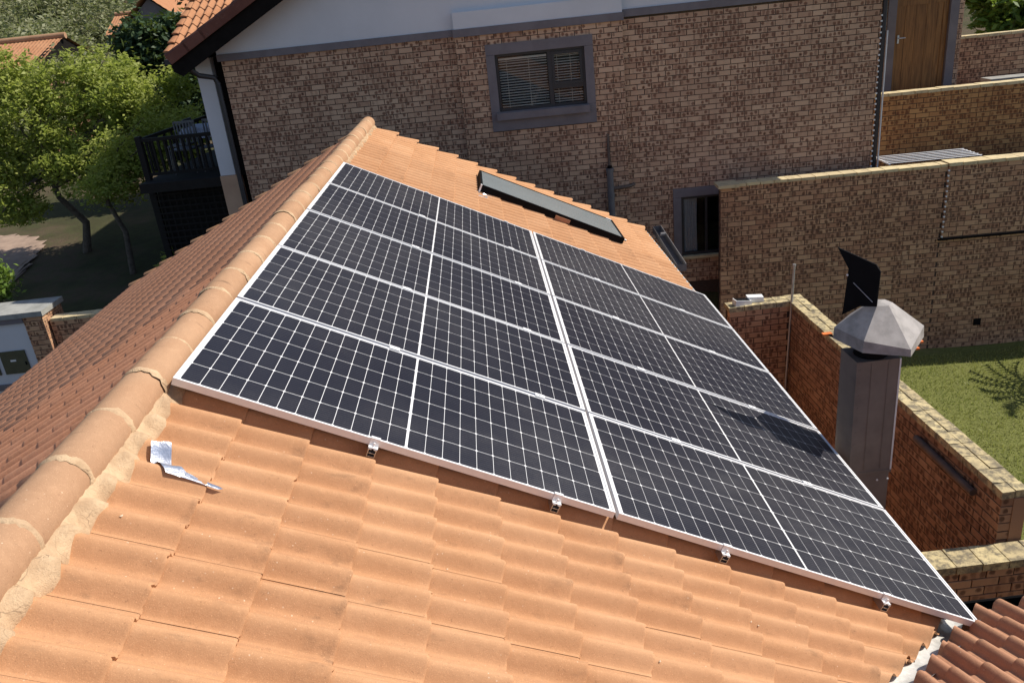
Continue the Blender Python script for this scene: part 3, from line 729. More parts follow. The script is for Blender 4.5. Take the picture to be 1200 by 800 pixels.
def coping(parent, M, s0, s1, z, thick, m, over=.012, rows=2, h=.062):
    x = s0; w = thick + 2*over; i = 0
    while x < s1 - .03:
        l = min(.222, s1-x)
        for r in range(rows):
            a = -over + w*r/rows; mb_k = ('cop', round(l, 3), round(w, 3), rows, m.name, (i+r) % 3)
            if mb_k not in BCACHE:
                q = MB().box((0, 0, 0), (l-.010, w/rows-(.008 if rows > 1 else 0), h)); rr = random.Random(i+r)
                q.v = [(v[0]+rr.uniform(-.003, .003), v[1]+rr.uniform(-.003, .003), v[2]+rr.uniform(-.003, .003)) for v in q.v]; BCACHE[mb_k] = q.mesh('coping_brick', m)
            link('coping_brick', BCACHE[mb_k], parent, M @ Matrix.Translation((x, a, z + random.uniform(-.002, .002))))
        x += .222; i += 1

AH = rad(-4.); HD = Vector((math.cos(AH), math.sin(AH), 0)); HN = Vector((-math.sin(AH), math.cos(AH), 0)); HP = Vector((7.75, 10.2, 0))
HM = frame(HP, HD, HN, (0, 0, 1)); I4 = Matrix.Identity(4)
hb = thing('brick_house', 'two storey brick house with white plastered gable and louvre blind window', 'house', HM)
bpy.context.view_layer.update()
SL, SR = -10.41, .20; PLs, PRs = -6.555, -3.88
W1 = (-5.95, -4.505, -.295, .60); W2 = (-2.993, -2.10, -3.05, -2.02)
def visH(s, z): return z > (-2.2 if s < -4.2 else -3.6)
fieldm = I4
brick_wall('wall', hb, I4, SL, PLs+.02, -5.2, .925, -3.7, [], BRICK_H, 90, .25, vis=visH)
brick_wall('wall', hb, I4, PRs-.02, SR, -5.2, .925, -3.7, [(W2[0]-.12, W2[1]+.12, W2[2]-.09, W2[3]+.15)], BRICK_H, 110, .25, vis=visH)
brick_wall('pilaster', hb, Matrix.Translation((0, -.10, 0)), PLs, PRs, -5.2, .915, -3.0, [(-6.09, -4.368, -.60, .76)], BRICK_H, 100, .35, phase=.07)
# band and gable
MB().box((SL-.05, -.03, .928), (PLs-.003, .2, 1.035)).build('plaster_band', GREYPL, hb); MB().box((PRs+.003, -.03, .958), (SR+.02, .2, 1.07)).build('plaster_band', GREYPL, hb)
MB().box((PLs-.02, -.135, .918), (PRs+.02, .24, 1.035)).build('plaster_band', GREYPL, hb)
MB().box((PLs, -.115, 1.037), (PRs, .22, 1.285)).build('parapet_block', PLASTER, hb)
GS = .518; RX = -5.1
def gz(s): return 1.269 + GS*(s+10.47) if s <= RX else 1.269 + GS*(RX+10.47) - GS*(s-RX)
MB().prism([(SL-.05, 1.037), (SL-.05, gz(-10.46)), (RX, gz(RX)), (SR+.1, gz(SR+.1)), (SR+.1, 1.072), (PRs+.01, 1.072), (PRs+.01, 1.037)], .0, .2).build('gable_wall', PLASTER, hb)
body = MB(); body.box((SL+.01, .26, -5.2), (PLs, 9.5, .9)); body.box((PLs, .36, -5.2), (PRs, 9.5, .9)); body.box((PRs, .9, -5.2), (SR-.02, 9.5, .9)); body.box((PRs, .26, -1.6), (SR-.02, .9, .9)); body.box((PRs, .26, -5.2), (-3.2, .9, -1.6)); body.box((-2.0, .26, -5.2), (SR-.02, .9, -1.6)); body.box((-3.2, .26, -5.2), (-2.0, .9, -3.2))
body.prism([(SL, .9), (SL, 1.15), (RX, gz(RX)-.1), (SR, 1.15), (SR, .9)], .22, 9.5)
body.build('house_core', BRICK_H, hb)
# gable roof with soffit, fascia, barge tiles
ez = 1.10; es = -11.08
def rz(s): return ez + GS*(s-es) if s <= RX else ez + GS*(RX-es) - GS*(s-RX)
sf = MB(); t_ = .16
for a, b in ((es, RX), (RX, .95)):
    V = []
    for y in (-.36, 13.8):
        V += [(a, y, rz(a)-.04), (b, y, rz(b)-.04), (b, y, rz(b)-.04-t_), (a, y, rz(a)-.04-t_)]
    sf.add(V, [(0,1,2,3),(7,6,5,4),(0,4,5,1),(1,5,6,2),(2,6,7,3),(3,7,4,0)])
sf.build('roof_deck', SOFFIT, hb)
fb = MB(); fb.prism([(es+.02, rz(es)-.10), (RX, rz(RX)-.12), (RX, rz(RX)-.40), (es+.15, rz(es)-.32), (es+.02, rz(es)-.24)], -.385, -.362); fb.build('barge_board', SOFFIT, hb)
bt = MB(); V = []; F = []; n = 10
for x in (0, .385, .39):
    for k in range(n+1):
        t = math.pi*k/n*1.25 - .35; V.append((x, -.075*math.cos(t) - .02, .075*math.sin(t) - (.01 if x == 0 else 0) - (.004 if x == .39 else 0)))
for r in range(2):
    for k in range(n): F.append((r*(n+1)+k+1, r*(n+1)+k, (r+1)*(n+1)+k, (r+1)*(n+1)+k+1))
bt.add(V, F, True); bt.add([V[2*(n+1)+k] for k in range(n+1)], [tuple(range(n+1))]); bt.box((0, -.10, -.12), (.385, -.07, .02))
btm = bt.mesh('barge_tile', BARGE); al = math.atan(GS); k = 0; d = 0.
while d < 6.7:
    s = es - .02 + d*math.cos(al)
    link('barge_tile', btm, hb, frame((s, -.34, rz(s)-.01), (math.cos(al), 0, math.sin(al)), (0, 1, 0), (-math.sin(al), 0, math.cos(al))) @ Matrix.Translation((.385, 0, 0)) @ Matrix.Rotation(math.pi, 4, 'Z') @ Matrix.Scale(-1, 4, (0, 1, 0))); d += .345
rr_ = MB()
for a, b in ((es, RX), (.95, RX)):
    V = [(a, -.30, rz(a)), (b, -.30, rz(b)), (b, 9.8, rz(b)), (a, 9.8, rz(a))]; rr_.add(V, [(0,1,2,3)])
rr_.build('roof_covering', TILE_OLD, hb)
# patio wing roof slope facing the camera
PE = Vector((-11.50, .48, 1.10)); PU = Vector((0, -cT, -sT)); PV = Vector((1, 0, 0)); PN = Vector((0, -sT, cT))
ps = MB(); V = []
for dd in (-.012, -.10):
    for x, u in ((0, 0.), (3.0, 0.), (3.0, -4.0), (0, -4.0)): V.append(PE + PV*x + PU*u + PN*dd)
ps.add(V, [(0,1,2,3),(7,6,5,4),(0,4,5,1),(1,5,6,2),(2,6,7,3),(3,7,4,0)]); pr = ps.build('patio_roof', SOFFIT, hb)
bs = MB(); V = []
for dd in (0, -.1):
    for x, y, z in ((0, 4.05, 2.90), (3.0, 4.05, 2.90), (3.0, 14.5, 3.6), (0, 14.5, 3.6)): V.append((PE.x + x, y, z + dd))
bs.add(V, [(0,1,2,3),(7,6,5,4),(0,4,5,1),(1,5,6,2),(2,6,7,3),(3,7,4,0)]); bs.build('shade_roof', TILE_FAR, hb)  # unseen upper roof added to cast shade over the garden
MB().prism([(.7, 1.05), (4.05, 2.75), (14.4, 3.45), (14.4, 1.0)], PE.x+.25, PE.x+.35, axes=(1, 2, 0)).build('shade_roof_end', PLASTER, hb)  # end wall filling the side of the added shade roof
PTM = [tile_mesh('roof_tile', TILE_FAR, 40+k) for k in range(3)]
for k in range(13):
    for j in range(8): link('roof_tile', PTM[(k+j) % 3], pr, jit(frame(PE + PV*(j*TW+.07) + PU*(-GAUGE*k-TL+.03), PU, PV, PN), .008, .004))
    link('verge_tile', bpy.data.meshes.get('verge_tile_b') or (lambda: (lambda m: (setattr(m, 'name', 'verge_tile_b'), m.materials.__setitem__(0, TILE_FAR), m)[2])(vmesh.copy()))(), pr, frame(PE + PV*.12 + PU*(-GAUGE*k-TL+.04), PU, -PV, -PN) @ Matrix.Scale(-1, 4, (0, 0, 1)))
# windows
def blinds(parent, x0, x1, z0, z1, y, nsl):
    bl = link('venetian_blind', None, parent)
    me = MB().box((x0, -.0095, -.0015), (x1, .0095, .0015), M=Matrix.Rotation(rad(40), 4, 'X')).mesh('slat', BLINDM)
    for i in range(nsl): link('slat', me, bl, Matrix.Translation((0, y, z0 + (z1-z0)*(i+.5)/nsl + random.uniform(-.003, .003))) @ Matrix.Rotation(random.uniform(-.12, .12), 4, 'X'))
    MB().box((x0, y-.02, z1), (x1, y+.02, z1+.03)).build('head_rail', BLINDM, bl)
    for x in (x0+.16*(x1-x0), x0+.62*(x1-x0)): MB().box((x-.003, y-.016, z0), (x+.003, y-.014, z1)).build('cord', BLINDM, bl)
w = link('window', None, hb); w['label'] = 'bronze framed window with white venetian blinds and grey plaster surround'
x0, x1, z0, z1 = W1; ox0, ox1, oz0, oz1 = -6.09, -4.368, -.60, .76
yo = -.128
s = MB(); s.box((ox0, yo, z1), (ox1, .25, oz1)); s.box((ox0, yo, oz0), (ox1, .25, z0-.003)); s.box((ox0, yo, z0), (x0, .25, z1-.003)); s.box((x1, yo, z0), (ox1, .25, z1-.003)); s.build('surround', GREYPL, w)
s = MB(); s.box((x0-.05, yo-.075, z0-.125), (x1+.03, yo-.003, z0-.012)); s.build('sill', GREYPL, w)
yf = yo + .075; ms = -5.072; mz = .01
f = MB(); T = .042
for a, b in (((x0, yf, z0), (x1, yf+.05, z0+T)), ((x0, yf, z1-T), (x1, yf+.05, z1)), ((x0, yf, z0+T), (x0+T, yf+.05, z1-T)), ((x1-T, yf, z0+T), (x1, yf+.05, z1-T)), ((ms-.035, yf, z0+T), (ms+.035, yf+.05, z1-T)), ((ms+.035, yf-.004, mz-.03), (x1-T, yf+.046, mz+.03))): f.box(a, b)
f.build('frame', DARKAL, w)
f = MB()   # hung top sash frame
for a, b in (((ms+.037, yf-.015, mz+.032), (x1-T-.002, yf+.03, mz+.075)), ((ms+.037, yf-.015, z1-T-.05), (x1-T-.002, yf+.03, z1-T-.003)), ((ms+.037, yf-.015, mz+.076), (ms+.075, yf+.03, z1-T-.051)), ((x1-T-.042, yf-.015, mz+.076), (x1-T-.002, yf+.03, z1-T-.051))): f.box(a, b)
f.build('opening_sash', DARKAL, w)
for a, b in (((x0+T, z0+T), (ms-.036, z1-T)), ((ms+.036, z0+T), (x1-T, mz-.03)), ((ms+.076, mz+.076), (x1-T-.043, z1-T-.052))):
    MB().box((a[0], yf+.022, a[1]), (b[0], yf+.027, b[1])).build('pane', WINGLASS, w)
blinds(w, x0+T+.01, ms-.045, z0+T, z1-T-.06, yf+.075, 18); blinds(w, ms+.045, x1-T-.01, z0+T, z1-T-.06, yf+.075, 18)
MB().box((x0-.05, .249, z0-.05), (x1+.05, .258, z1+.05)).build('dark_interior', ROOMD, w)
w = link('window', None, hb); w['label'] = 'dark window with a grey curtain half hidden by the boundary wall'
x0, x1, z0, z1 = W2; yo = -.025
s = MB(); s.box((x0-.135, yo, z1), (x1+.12, .2, z1+.15)); s.box((x0-.135, yo, z0-.09), (x0, .2, z1-.003)); s.box((x1, yo, z0-.09), (x1+.12, .2, z1-.003)); s.build('surround', GREYPL, w)
MB().box((x0+.002, -.05, z0-.085), (x1-.002, .2, z0-.035)).build('sill', COPING2, w)
f = MB()
for a, b in (((x0, .03, z0-.03), (x1, .08, z0+.02)), ((x0, .03, z1-.05), (x1, .08, z1-.004)), ((x0, .03, z0+.02), (x0+.045, .08, z1-.05)), ((x0+.42, .03, z0+.02), (x0+.46, .08, z1-.05))): f.box(a, b)
f.build('frame', DARKAL, w); MB().box((x0+.045, .052, z0+.02), (x1, .057, z1-.05)).build('pane', WINGLASS, w)
cu = MB(); V = []; F = []; K = 30
for i in range(K+1):
    x = x0 + .05 + .25*i/K; y = .13 + .022*math.sin(i*1.35)
    V += [(x, y, z0+.0), (x+.01*math.sin(i), y, (z0+z1)/2), (x, y*.9+.01, z1-.03)]
for i in range(K):
    for j in range(2): F.append((i*3+j, i*3+3+j, i*3+4+j, i*3+1+j))
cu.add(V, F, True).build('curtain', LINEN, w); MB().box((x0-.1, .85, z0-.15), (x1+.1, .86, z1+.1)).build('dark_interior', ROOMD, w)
# pipes on the house
p = MB(); p.tube([(-4.205, -.19, -3.4), (-4.205, -.19, -1.40)], .055, 14); p.tube([(-4.205, -.19, -1.86), (-4.205, -.19, -1.78)], .062, 14); p.tube([(-4.205, -.19, -1.42), (-4.205, -.19, -1.37)], .064, 14); p.build('soil_pipe', PVC, hb)
MB().tube([(-4.205, -.19, -1.369), (-4.205, -.19, -1.33)], .04, 12).build('pipe_socket', BLACK, hb)
MB().tube([(-4.205, -.13, -1.37), (-4.205, -.125, -.82)], .022, 10).build('vent_pipe', PIPEB, hb)
MB().tube([(-4.16, -.19, -1.72), (-3.86, -.19, -1.70), (-3.80, -.12, -1.69)], .03, 10).build('branch_pipe', PIPEB, hb)
dp = MB(); dp.tube([(-10.86, -.30, 1.02), (-10.82, -.28, .86), (-10.74, -.22, .76), (-10.56, -.07, .70), (-10.52, -.06, .60), (-10.52, -.06, -4.6)], .042, 10); dp.build('downpipe', DARKAL, hb)
gutter(q := MB(), (es-.02, -.33, rz(es)-.05), (es-.02, 9.5, rz(es)-.05), (-1, 0, 0), .10, .08); q.build('gutter', DARKAL, hb)
# corner strip and downpipe on the right corner: toothed ends of the bricks show light
MB().tube([(.265, .03, -5.0), (.265, .03, 3.0)], .038, 10).build('downpipe', DARKAL, hb)
MB().box((.312, -.02, -2.6), (.325, .02, .35)).build('white_conduit', WHITE, hb)
mt = MB().box((0, -.008, 0), (.024, .02, .024)).mesh('mortar_tooth', WHITE)
for k in range(34): link('mortar_tooth', mt, hb, loc=(SR+.001, -.004, .925 - .085*(k+4) - .012))
# patio column, pier, deck, railing
MB().box((-10.93, .18, -.93), (-10.665, .45, 1.0)).build('patio_column', PLASTER, hb)
MB().box((-10.945, .17, -5.0), (-10.65, .47, -.935)).build('patio_pier', BRICK_H, hb)
MB().box((-10.64, .3, -.97), (-10.42, 5.5, 1.0)).build('patio_return_wall', SOFFIT, hb)
dk = MB(); dk.box((-12.45, .25, -1.12), (-10.66, 4.4, -.955)); dk.box((-12.40, .75, -5), (-10.66, 4.3, -1.122)); dk.build('deck', DECKW, hb)
ra = link('deck_railing', None, hb); R0, R1 = Vector((-13.55, .62, 0)), Vector((-10.95, .62, 0))
tr_ = MB(); tr_.box((-12.45, .59, -.28), (-10.94, .66, -.22)); tr_.box((-12.45, .60, -.88), (-10.94, .65, -.83)); tr_.box((-12.45, .66, -.28), (-12.39, 4.4, -.22)); tr_.build('rail', DECKW, ra)
bal = MB().box((-.018, -.018, -.85), (.018, .018, -.28)).mesh('baluster', DECKW)
for k in range(13): link('baluster', bal, ra, loc=(-12.3 + k*.11, .625, 0))
for k in range(10): link('baluster', bal, ra, loc=(-12.42, 1.0 + k*.34, 0))
MB().box((-12.47, .575, -4.6), (-12.37, .675, -.18)).build('post', DECKW, ra)
la = link('lattice_screen', None, hb); lm = MB().box((-.012, 0, -1.9), (.012, .015, 0)).mesh('lattice_lath', DECKW); lm2 = MB().box((0, -.016, -.012), (1.5, 0, .012)).mesh('lattice_lath', DECKW)
for k in range(13): link('lattice_lath', lm, la, loc=(-12.36 + .118*k, .56, -1.15))
for k in range(16): link('lattice_lath', lm2, la, loc=(-12.40, .559, -1.22 - .115*k))
# patio furniture
def leg(mb, x, y, z0, z1, r=.014): mb.tube([(x, y, z0), (x*.96, y*.96, z1)], r, 8)
tb = thing('patio_table', 'dining table with a pale patterned cloth behind the deck railing', 'table', HM @ Matrix.Translation((-11.35, 1.85, -.955)))
q = MB(); V = []; F = []; n1, n2 = 14, 8
for i in range(n1+1):
    for j in range(n2+1):
        x = -.75 + 1.5*i/n1; y = -.45 + .9*j/n2; ed = max(abs(x)/.75, abs(y)/.45); V.append((x*(1.02 if ed > .99 else 1), y*1.02, .74 - (.16 + .03*math.sin(9*x+7*y) if ed > .99 else 0)))
for i in range(n1):
    for j in range(n2): a = i*(n2+1)+j; F.append((a, a+n2+1, a+n2+2, a+1))
q.add(V, F).build('table_cloth', CLOTH, tb)
for x, y in ((-.66, -.36), (.66, -.36), (.66, .36), (-.66, .36)): q = MB(); leg(q, x, y, 0, .72, .02); q.build('leg', CHAIRM, tb)
chl = ['pale metal patio chair at the left end of the cloth table', 'pale metal patio chair in front of the cloth table, left of two', 'pale metal patio chair in front of the cloth table beside the white column']
for (x, y, a), lb in zip(((-12.15, 1.75, 90), (-11.85, 1.15, 180), (-11.3, 1.15, 180)), chl):
    c = thing('patio_chair', lb, 'chair', HM @ Matrix.Translation((x, y, -.955)) @ Matrix.Rotation(rad(a), 4, 'Z'), group='chairs round the patio table')
    MB().box((-.21, -.21, .42), (.21, .21, .445)).build('seat', CHAIRM, c)
    for xx, yy in ((-.2, -.2), (.2, -.2), (.2, .2), (-.2, .2)): q = MB(); leg(q, xx, yy, 0, .42 if yy > 0 else .88); q.build('leg', CHAIRM, c)
    for k in range(6): MB().box((-.17+.06*k, -.205, .50), (-.14+.06*k, -.195, .86)).build('back_slat', CHAIRM, c)
    MB().box((-.2, -.21, .86), (.2, -.19, .90)).build('back_rail', CHAIRM, c)

# ------------------------------------------------------------------ boundary wall D in front of the brick house
DO = -.62
wd_ = thing('boundary_wall', 'tall buff brick boundary wall with pale coping in front of the house corner', 'wall', HM @ Matrix.Translation((0, DO, 0)))
bpy.context.view_layer.update()
brick_wall('wall_face', wd_, I4, -2.445, 1.20, -5.2, -1.785, -5.05, [], BRICK_D, 190, .22)
brick_wall('wall_face', wd_, Matrix.Translation((0, -.03, 0)), 1.201, 6.0, -2.98, -1.775, -2.96, [], BRICK_D, 110, .27, vis=lambda s, z: s < 3.2)
brick_wall('wall_face', wd_, Matrix.Translation((0, .012, 0)), 1.202, 6.0, -5.2, -2.985, -5.05, [], BRICK_D, 0, .20, vis=lambda s, z: s < 3.6)
coping(wd_, I4, -2.47, 1.19, -1.783, .22, COPING2, .018, 1, .045); coping(wd_, Matrix.Translation((0, -.03, 0)), 1.2, 4.2, -1.772, .27, COPING2, .018, 1, .05)
MB().box((-2.50, -.07, -1.785), (-2.16, .30, -1.735)).build('coping_slab', COPING2, wd_)
for k in range(14): link('mortar_tooth', mt, wd_, loc=(1.19, -.036, -1.85 - .085*k))
MB().box((1.15, -.04, -3.008), (6.0, .02, -2.985)).build('shadow_strip', SOFFIT, wd_)  # dark strip standing in for the shadow line under the projecting bricks
MB().box((1.93, -.004, -4.62), (2.05, .02, -4.50)).build('air_vent', BLACK, wd_)
# ------------------------------------------------------------------ back walls, door and rack beyond
def hw_thing(name, label, off, s0, s1, zb, zt, m, nobj, cat='wall', vis=None, cp=COPING2, crow=1):
    t = thing(name, label, cat, HM @ Matrix.Translation((0, off, 0))); bpy.context.view_layer.update()
    brick_wall('wall_face', t, I4, s0, s1, zb-1.5, zt, zb, [], m, nobj, .22, vis=vis); coping(t, I4, s0-.01, min(s1, s0+5), zt+.002, .22, cp, .02, crow, .05); return t
hw_thing('terrace_wall', 'brown brick terrace wall with pale coping below the timber door', .85, .34, 6.0, -2.55, -.80, BRICK_E, 110, vis=lambda s, z: s < 3.6)
hw_thing('garden_wall', 'low brick garden wall in front of the shrub at the upper corner', 3.4, 3.05, 8, -2.4, -.20, BRICK_D, 40, vis=lambda s, z: s < 5.4)
en = thing('door_wall', 'narrow brick entrance wall holding a varnished timber door', 'wall', HM @ Matrix.Translation((0, 1.75, 0))); bpy.context.view_layer.update()
brick_wall('wall_face', en, I4, .80, 2.36, -2.6, 2.5, -2.0, [(1.02, 2.26, -2.6, 2.0)], BRICK_H, 20, .22)
fr = MB(); fr.box((1.02, -.03, -2.6), (1.17, .2, 1.85)); fr.box((2.11, -.03, -2.6), (2.26, .2, 1.85)); fr.box((1.02, -.03, 1.85), (2.26, .2, 2.0)); fr.build('door_surround', GREYPL, en)
do = link('door', None, en)
for k in range(5):
    a = 1.172 + k*.187; MB().box((a+.003, .05 - .002*(k % 2), -1.2), (a+.184, .09, 1.845)).build('plank', WOOD, do)
fr = MB(); fr.box((1.172, .035, -1.2), (1.26, .048, 1.845)); fr.box((2.02, .035, -1.2), (2.108, .048, 1.845)); fr.box((1.26, .035, .60), (2.02, .048, .72)); fr.build('door_stile', WOOD, do)
q = MB(); q.box((1.235, .02, -.02), (1.265, .034, .12)); q.tube([(1.25, -.02, .07), (1.36, -.02, .07)], .009); q.tube([(1.25, .02, .07), (1.25, -.02, .07)], .009); q.build('handle', ALU_D, do)
MB().box((.80, .22, -2.6), (1.0, 3.2, 2.5)).build('return_wall', BRICK_H, en)
lg = thing('stone_ledge', 'grey concrete ledge slab jutting from the garden wall', 'ledge', HM @ Matrix.Translation((4.0, 2.9, -.95)))
MB().box((-.45, -.1, -.07), (1.6, .3, 0)).build('slab', CONC, lg); MB().box((-.35, 0, -1.6), (1.5, .25, -.072)).build('pedestal', BRICK_D, lg)
rk = thing('drying_rack', 'silver metal drying rack of parallel bars behind the boundary wall', 'rack', HM @ Matrix.Translation((0, 0, -1.74)))
ba = MB().tube([(.42, 0, 0), (1.95, 0, 0)], .007, 8).mesh('bar', ALU)
for k in range(6): link('bar', ba, rk, loc=(0, -.18 + .12*k, 0))
for x in (.44, 1.93): MB().tube([(x, -.2, -.012), (x, .44, -.012)], .014, 8).build('end_bar', ALU, rk)
for x in (.44, 1.93): MB().tube([(x, .42, -.012), (x, .62, -.85)], .012, 8).build('leg', ALU, rk)

# ------------------------------------------------------------------ courtyard walls A, B, C
wA = thing('courtyard_wall', 'low brick courtyard wall end with white lamps on its coping', 'wall'); MA = Matrix.Translation((0, 7.08, 0))
brick_wall('wall_face', wA, MA, 4.60, 5.445, -5.2, -2.90, -4.9, [], BRICK_D, 60, .22)
coping(wA, MA, 4.59, 5.445, -2.898, .22, COPING, .008, 2, .07)
wB = thing('courtyard_wall', 'long brick courtyard wall with lichen stained coping beside the lawn', 'wall')
MBm = frame((5.345, 7.02, 0), (0, -1, 0), (1, 0, 0), (0, 0, 1))      # along -y, into +x (mirrored frame is fine for boxes)
MBm = frame((5.45, 0, 0), (0, -1, 0), (1, 0, 0), (0, 0, 1))
brick_wall('wall_face', wB, MBm, -7.32, -2.3113, -5.2, -2.90, -4.9, [], BRICK_B, 260, .22)
coping(wB, MBm, -7.32, -2.3, -2.898, .22, COPING, .008, 2, .07)
MB().box((5.553, 2.306, -5.2), (5.668, 2.6, -2.905)).build('wall_end', BRICK_B, wB)
sp = MB(); sp.tube([(5.415, 3.62, -3.04), (5.415, 2.64, -3.045)], .034, 10); sp.build('waste_pipe', PIPEB, wB)
wC = thing('courtyard_wall', 'short brick courtyard wall with thick stained coping next to the wing roof gutter', 'wall'); MC = Matrix.Translation((0, 2.05, 0))
brick_wall('wall_face', wC, MC, 4.3, 7.2, -5.2, -3.40, -4.9, [], BRICK_D, 120, .22, vis=lambda s, z: s < 6.3)
coping(wC, MC, 4.3, 6.5, -3.398, .22, COPING, .01, 1, .075)
# lamps and pole
for (x, a, lb) in ((4.80, 8, 'white solar wall lamp with dark panel on the courtyard coping'), (5.0, -5, 'white plain wall lamp box behind the other on the courtyard coping')):
    t = thing('wall_lamp', lb, 'lamp', Matrix.Translation((x, 7.17 if x < 4.9 else 7.24, -2.827)) @ Matrix.Rotation(rad(a), 4, 'Z'), group='white lamps on the wall')
    q = MB(); q.prism([(-.12, 0), (.12, 0), (.115, .05), (-.115, .085)] if x < 4.9 else [(-.11, 0), (.11, 0), (.11, .07), (-.11, .08)], -.06, .06); q.build('housing', WHITE, t)
    if x < 4.9: MB().add([(-.10, -.05, .0865), (.10, -.05, .0555), (.10, .05, .0555), (-.10, .05, .0865)], [(0, 1, 2, 3)]).build('solar_window', BLACK, t)
    else: MB().box((-.10, -.066, .015), (.10, -.061, .055)).build('lens', WHITE, t)
po = thing('metal_pole', 'thin grey metal pole leaning in the courtyard wall corner', 'pole'); 
MB().tube([(5.36, 7.0, -4.95), (5.47, 7.05, -2.31)], .016, 10).build('shaft', GALV, po); MB().tube([(5.47, 7.05, -2.315), (5.472, 7.051, -2.285)], .022, 10).build('cap', GALV, po)

# ------------------------------------------------------------------ chimney with rotating cowl
chm = thing('flue_chimney', 'square sheet metal flue with grey faceted cowl and black wind vane', 'chimney', Matrix.Translation((4.025, 1.93, -1.2)))
wx, wy = .155, .13
MB().box((-wx, -wy, -.925), (wx, wy, -.015)).build('flue_shaft', FLUEM, chm)
MB().box((-wx+.006, -wy+.006, -3.9), (wx-.006, wy-.006, -.93)).build('flue_shaft', FLUEM, chm)
MB().box((wx-.006, -wy-.004, -.92), (wx+.005, -wy+.01, -.015)).build('corner_seam', ALU, chm)
MB().box((-wx-.004, -wy-.004, -.94), (wx+.004, wy+.004, -.918)).build('joint_collar', FLUEM, chm)
st_ = MB()
for x in (-.05, .07): st_.box((x, -wy-.0035, -.9), (x+.002, -wy-.0005, -.03))
for k in range(9): st_.box((-wx+.02, -wy-.0045, -.88+.1*k), (-wx+.03, -wy-.0005, -.872+.1*k))
st_.build('sheet_seam', FLUEM, chm)
rv = MB()
for x in (.06, .14): rv.tube([(x, -wy, -1.0), (x, -wy-.006, -1.0)], .008, 8, smooth=False)
rv.build('rivet', ALU, chm)
MB().tube([(0, 0, -.015), (0, 0, .16)], .115, 16).build('spigot', BLACK, chm)
hv = [-72, -14, 45, 105, 165, 226]; hd = MB(); rings = [(.30, .10), (.295, .185), (.075, .365)]
V = []
for r, z in rings:
    for a in hv:
        k = 1.0 if not (a == -72 and z == .20) else 1.0
        V.append((r*math.cos(rad(a))*k + .045, r*math.sin(rad(a))*k, z + (-.07 if (a == -72 and z == .185) else 0) + (-.035 if a == -72 and z == .10 else 0)))
V.append((.04, .0, .375))
F = []
for r in range(2):
    for k in range(6): F.append((r*6+k, r*6+(k+1) % 6, r*6+6+(k+1) % 6, r*6+6+k))
for k in range(6): F.append((12+k, 12+(k+1) % 6, 18))
hd.add(V, F); hd.build('hood', COWLM, chm)
MB().add([(q[0]*.97, q[1]*.97, q[2]+.012) for q in V[:6]], [(0, 1, 2, 3, 4, 5)]).build('hood_underside', BLACK, chm)
fin = [(-0.265, 0.727), (-0.013, 0.641), (0.017, 0.595), (0.01, 0.344), (-0.097, 0.325), (-0.209, 0.24), (-0.186, 0.585)]
VR = Matrix.Translation((-.035, -.085, .035)) @ Matrix.Rotation(rad(-47), 4, 'Z') @ Matrix.Scale(1.06, 4, (1, 0, 0))
fn = MB(); fn.prism(fin, -.005, .005); fn.v = [tuple(VR @ Vector(q)) for q in fn.v]; fn.build('wind_vane', BLACK, chm)
MB().tube([VR @ Vector((-0.187, -.010, 0.542)), VR @ Vector((-0.187, -.016, 0.542))], .007, 6).build('vane_bolt', ALU, chm); MB().tube([VR @ Vector((-0.147, -.009, 0.492)), VR @ Vector((-0.016, -.009, 0.373))], .003, 6).build('vane_rod', GALV, chm)
for x, y, z in ((.37, .06, .0), (.33, .03, -.035), (-.19, .30, .03)):
    MB().box((x-.035, y-.02, z), (x+.035, y+.02, z+.012)).build('orange_tab', ORANGE, chm)
MB().tube([(.12, .05, .03), (.37, .06, .01)], .008, 6).build('tab_arm', BLACK, chm); MB().tube([(-.1, .1, .03), (-.19, .30, .035)], .008, 6).build('tab_arm', BLACK, chm)

# ------------------------------------------------------------------ garden side: meter pillar and wall
YL = 10.0
wl_ = thing('garden_wall', 'low brick garden wall joining the meter pillar below the roof edge', 'wall'); ML = Matrix.Translation((0, YL+.12, 0))
brick_wall('wall_face', wl_, ML, -6.27, -4.2, -5.0, -2.90, -4.3, [], BRICK_D, 90, .22); coping(wl_, ML, -6.26, -4.2, -2.898, .22, COPING2, .01, 1, .05)
mp = thing('meter_pillar', 'brick meter box pillar with concrete top and two olive doors', 'pillar')
brick_wall('wall_face', mp, Matrix.Translation((0, YL, 0)), -6.62, -6.30, -5.0, -2.74, -4.4, [], BRICK_D, 60, .66)
brick_wall('wall_face', mp, frame((-6.30, YL+.66, 0), (0, -1, 0), (-1, 0, 0), (0, 0, 1)), 0.0, .66, -5.0, -2.74, -4.4, [], BRICK_D, 60, .3)
MB().box((-8.2, YL+.03, -5.0), (-6.625, YL+.6, -2.74)).build('plaster_panel', PLASTER, mp)
MB().box((-8.25, YL-.03, -2.74), (-6.27, YL+.72, -2.655)).build('concrete_top', CONC, mp); MB().box((-8.2, YL-.012, -2.83), (-6.625, YL+.03, -2.745)).build('lintel', GREYPL, mp)
MB().box((-8.2, YL-.005, -3.98), (-6.625, YL+.028, -3.88)).build('grey_ledge', GREYPL, mp)
for x in (-7.20, -7.70):
    d = MB().box((x, YL+.005, -3.70), (x+.42, YL+.028, -3.30)).build('meter_door', METER, mp); MB().box((x+.15, YL-.001, -3.48), (x+.24, YL+.0045, -3.45)).build('number_plate', WHITE, d); MB().box((x+.38, YL-.006, -3.56), (x+.40, YL+.0045, -3.50)).build('latch', BLACK, d)
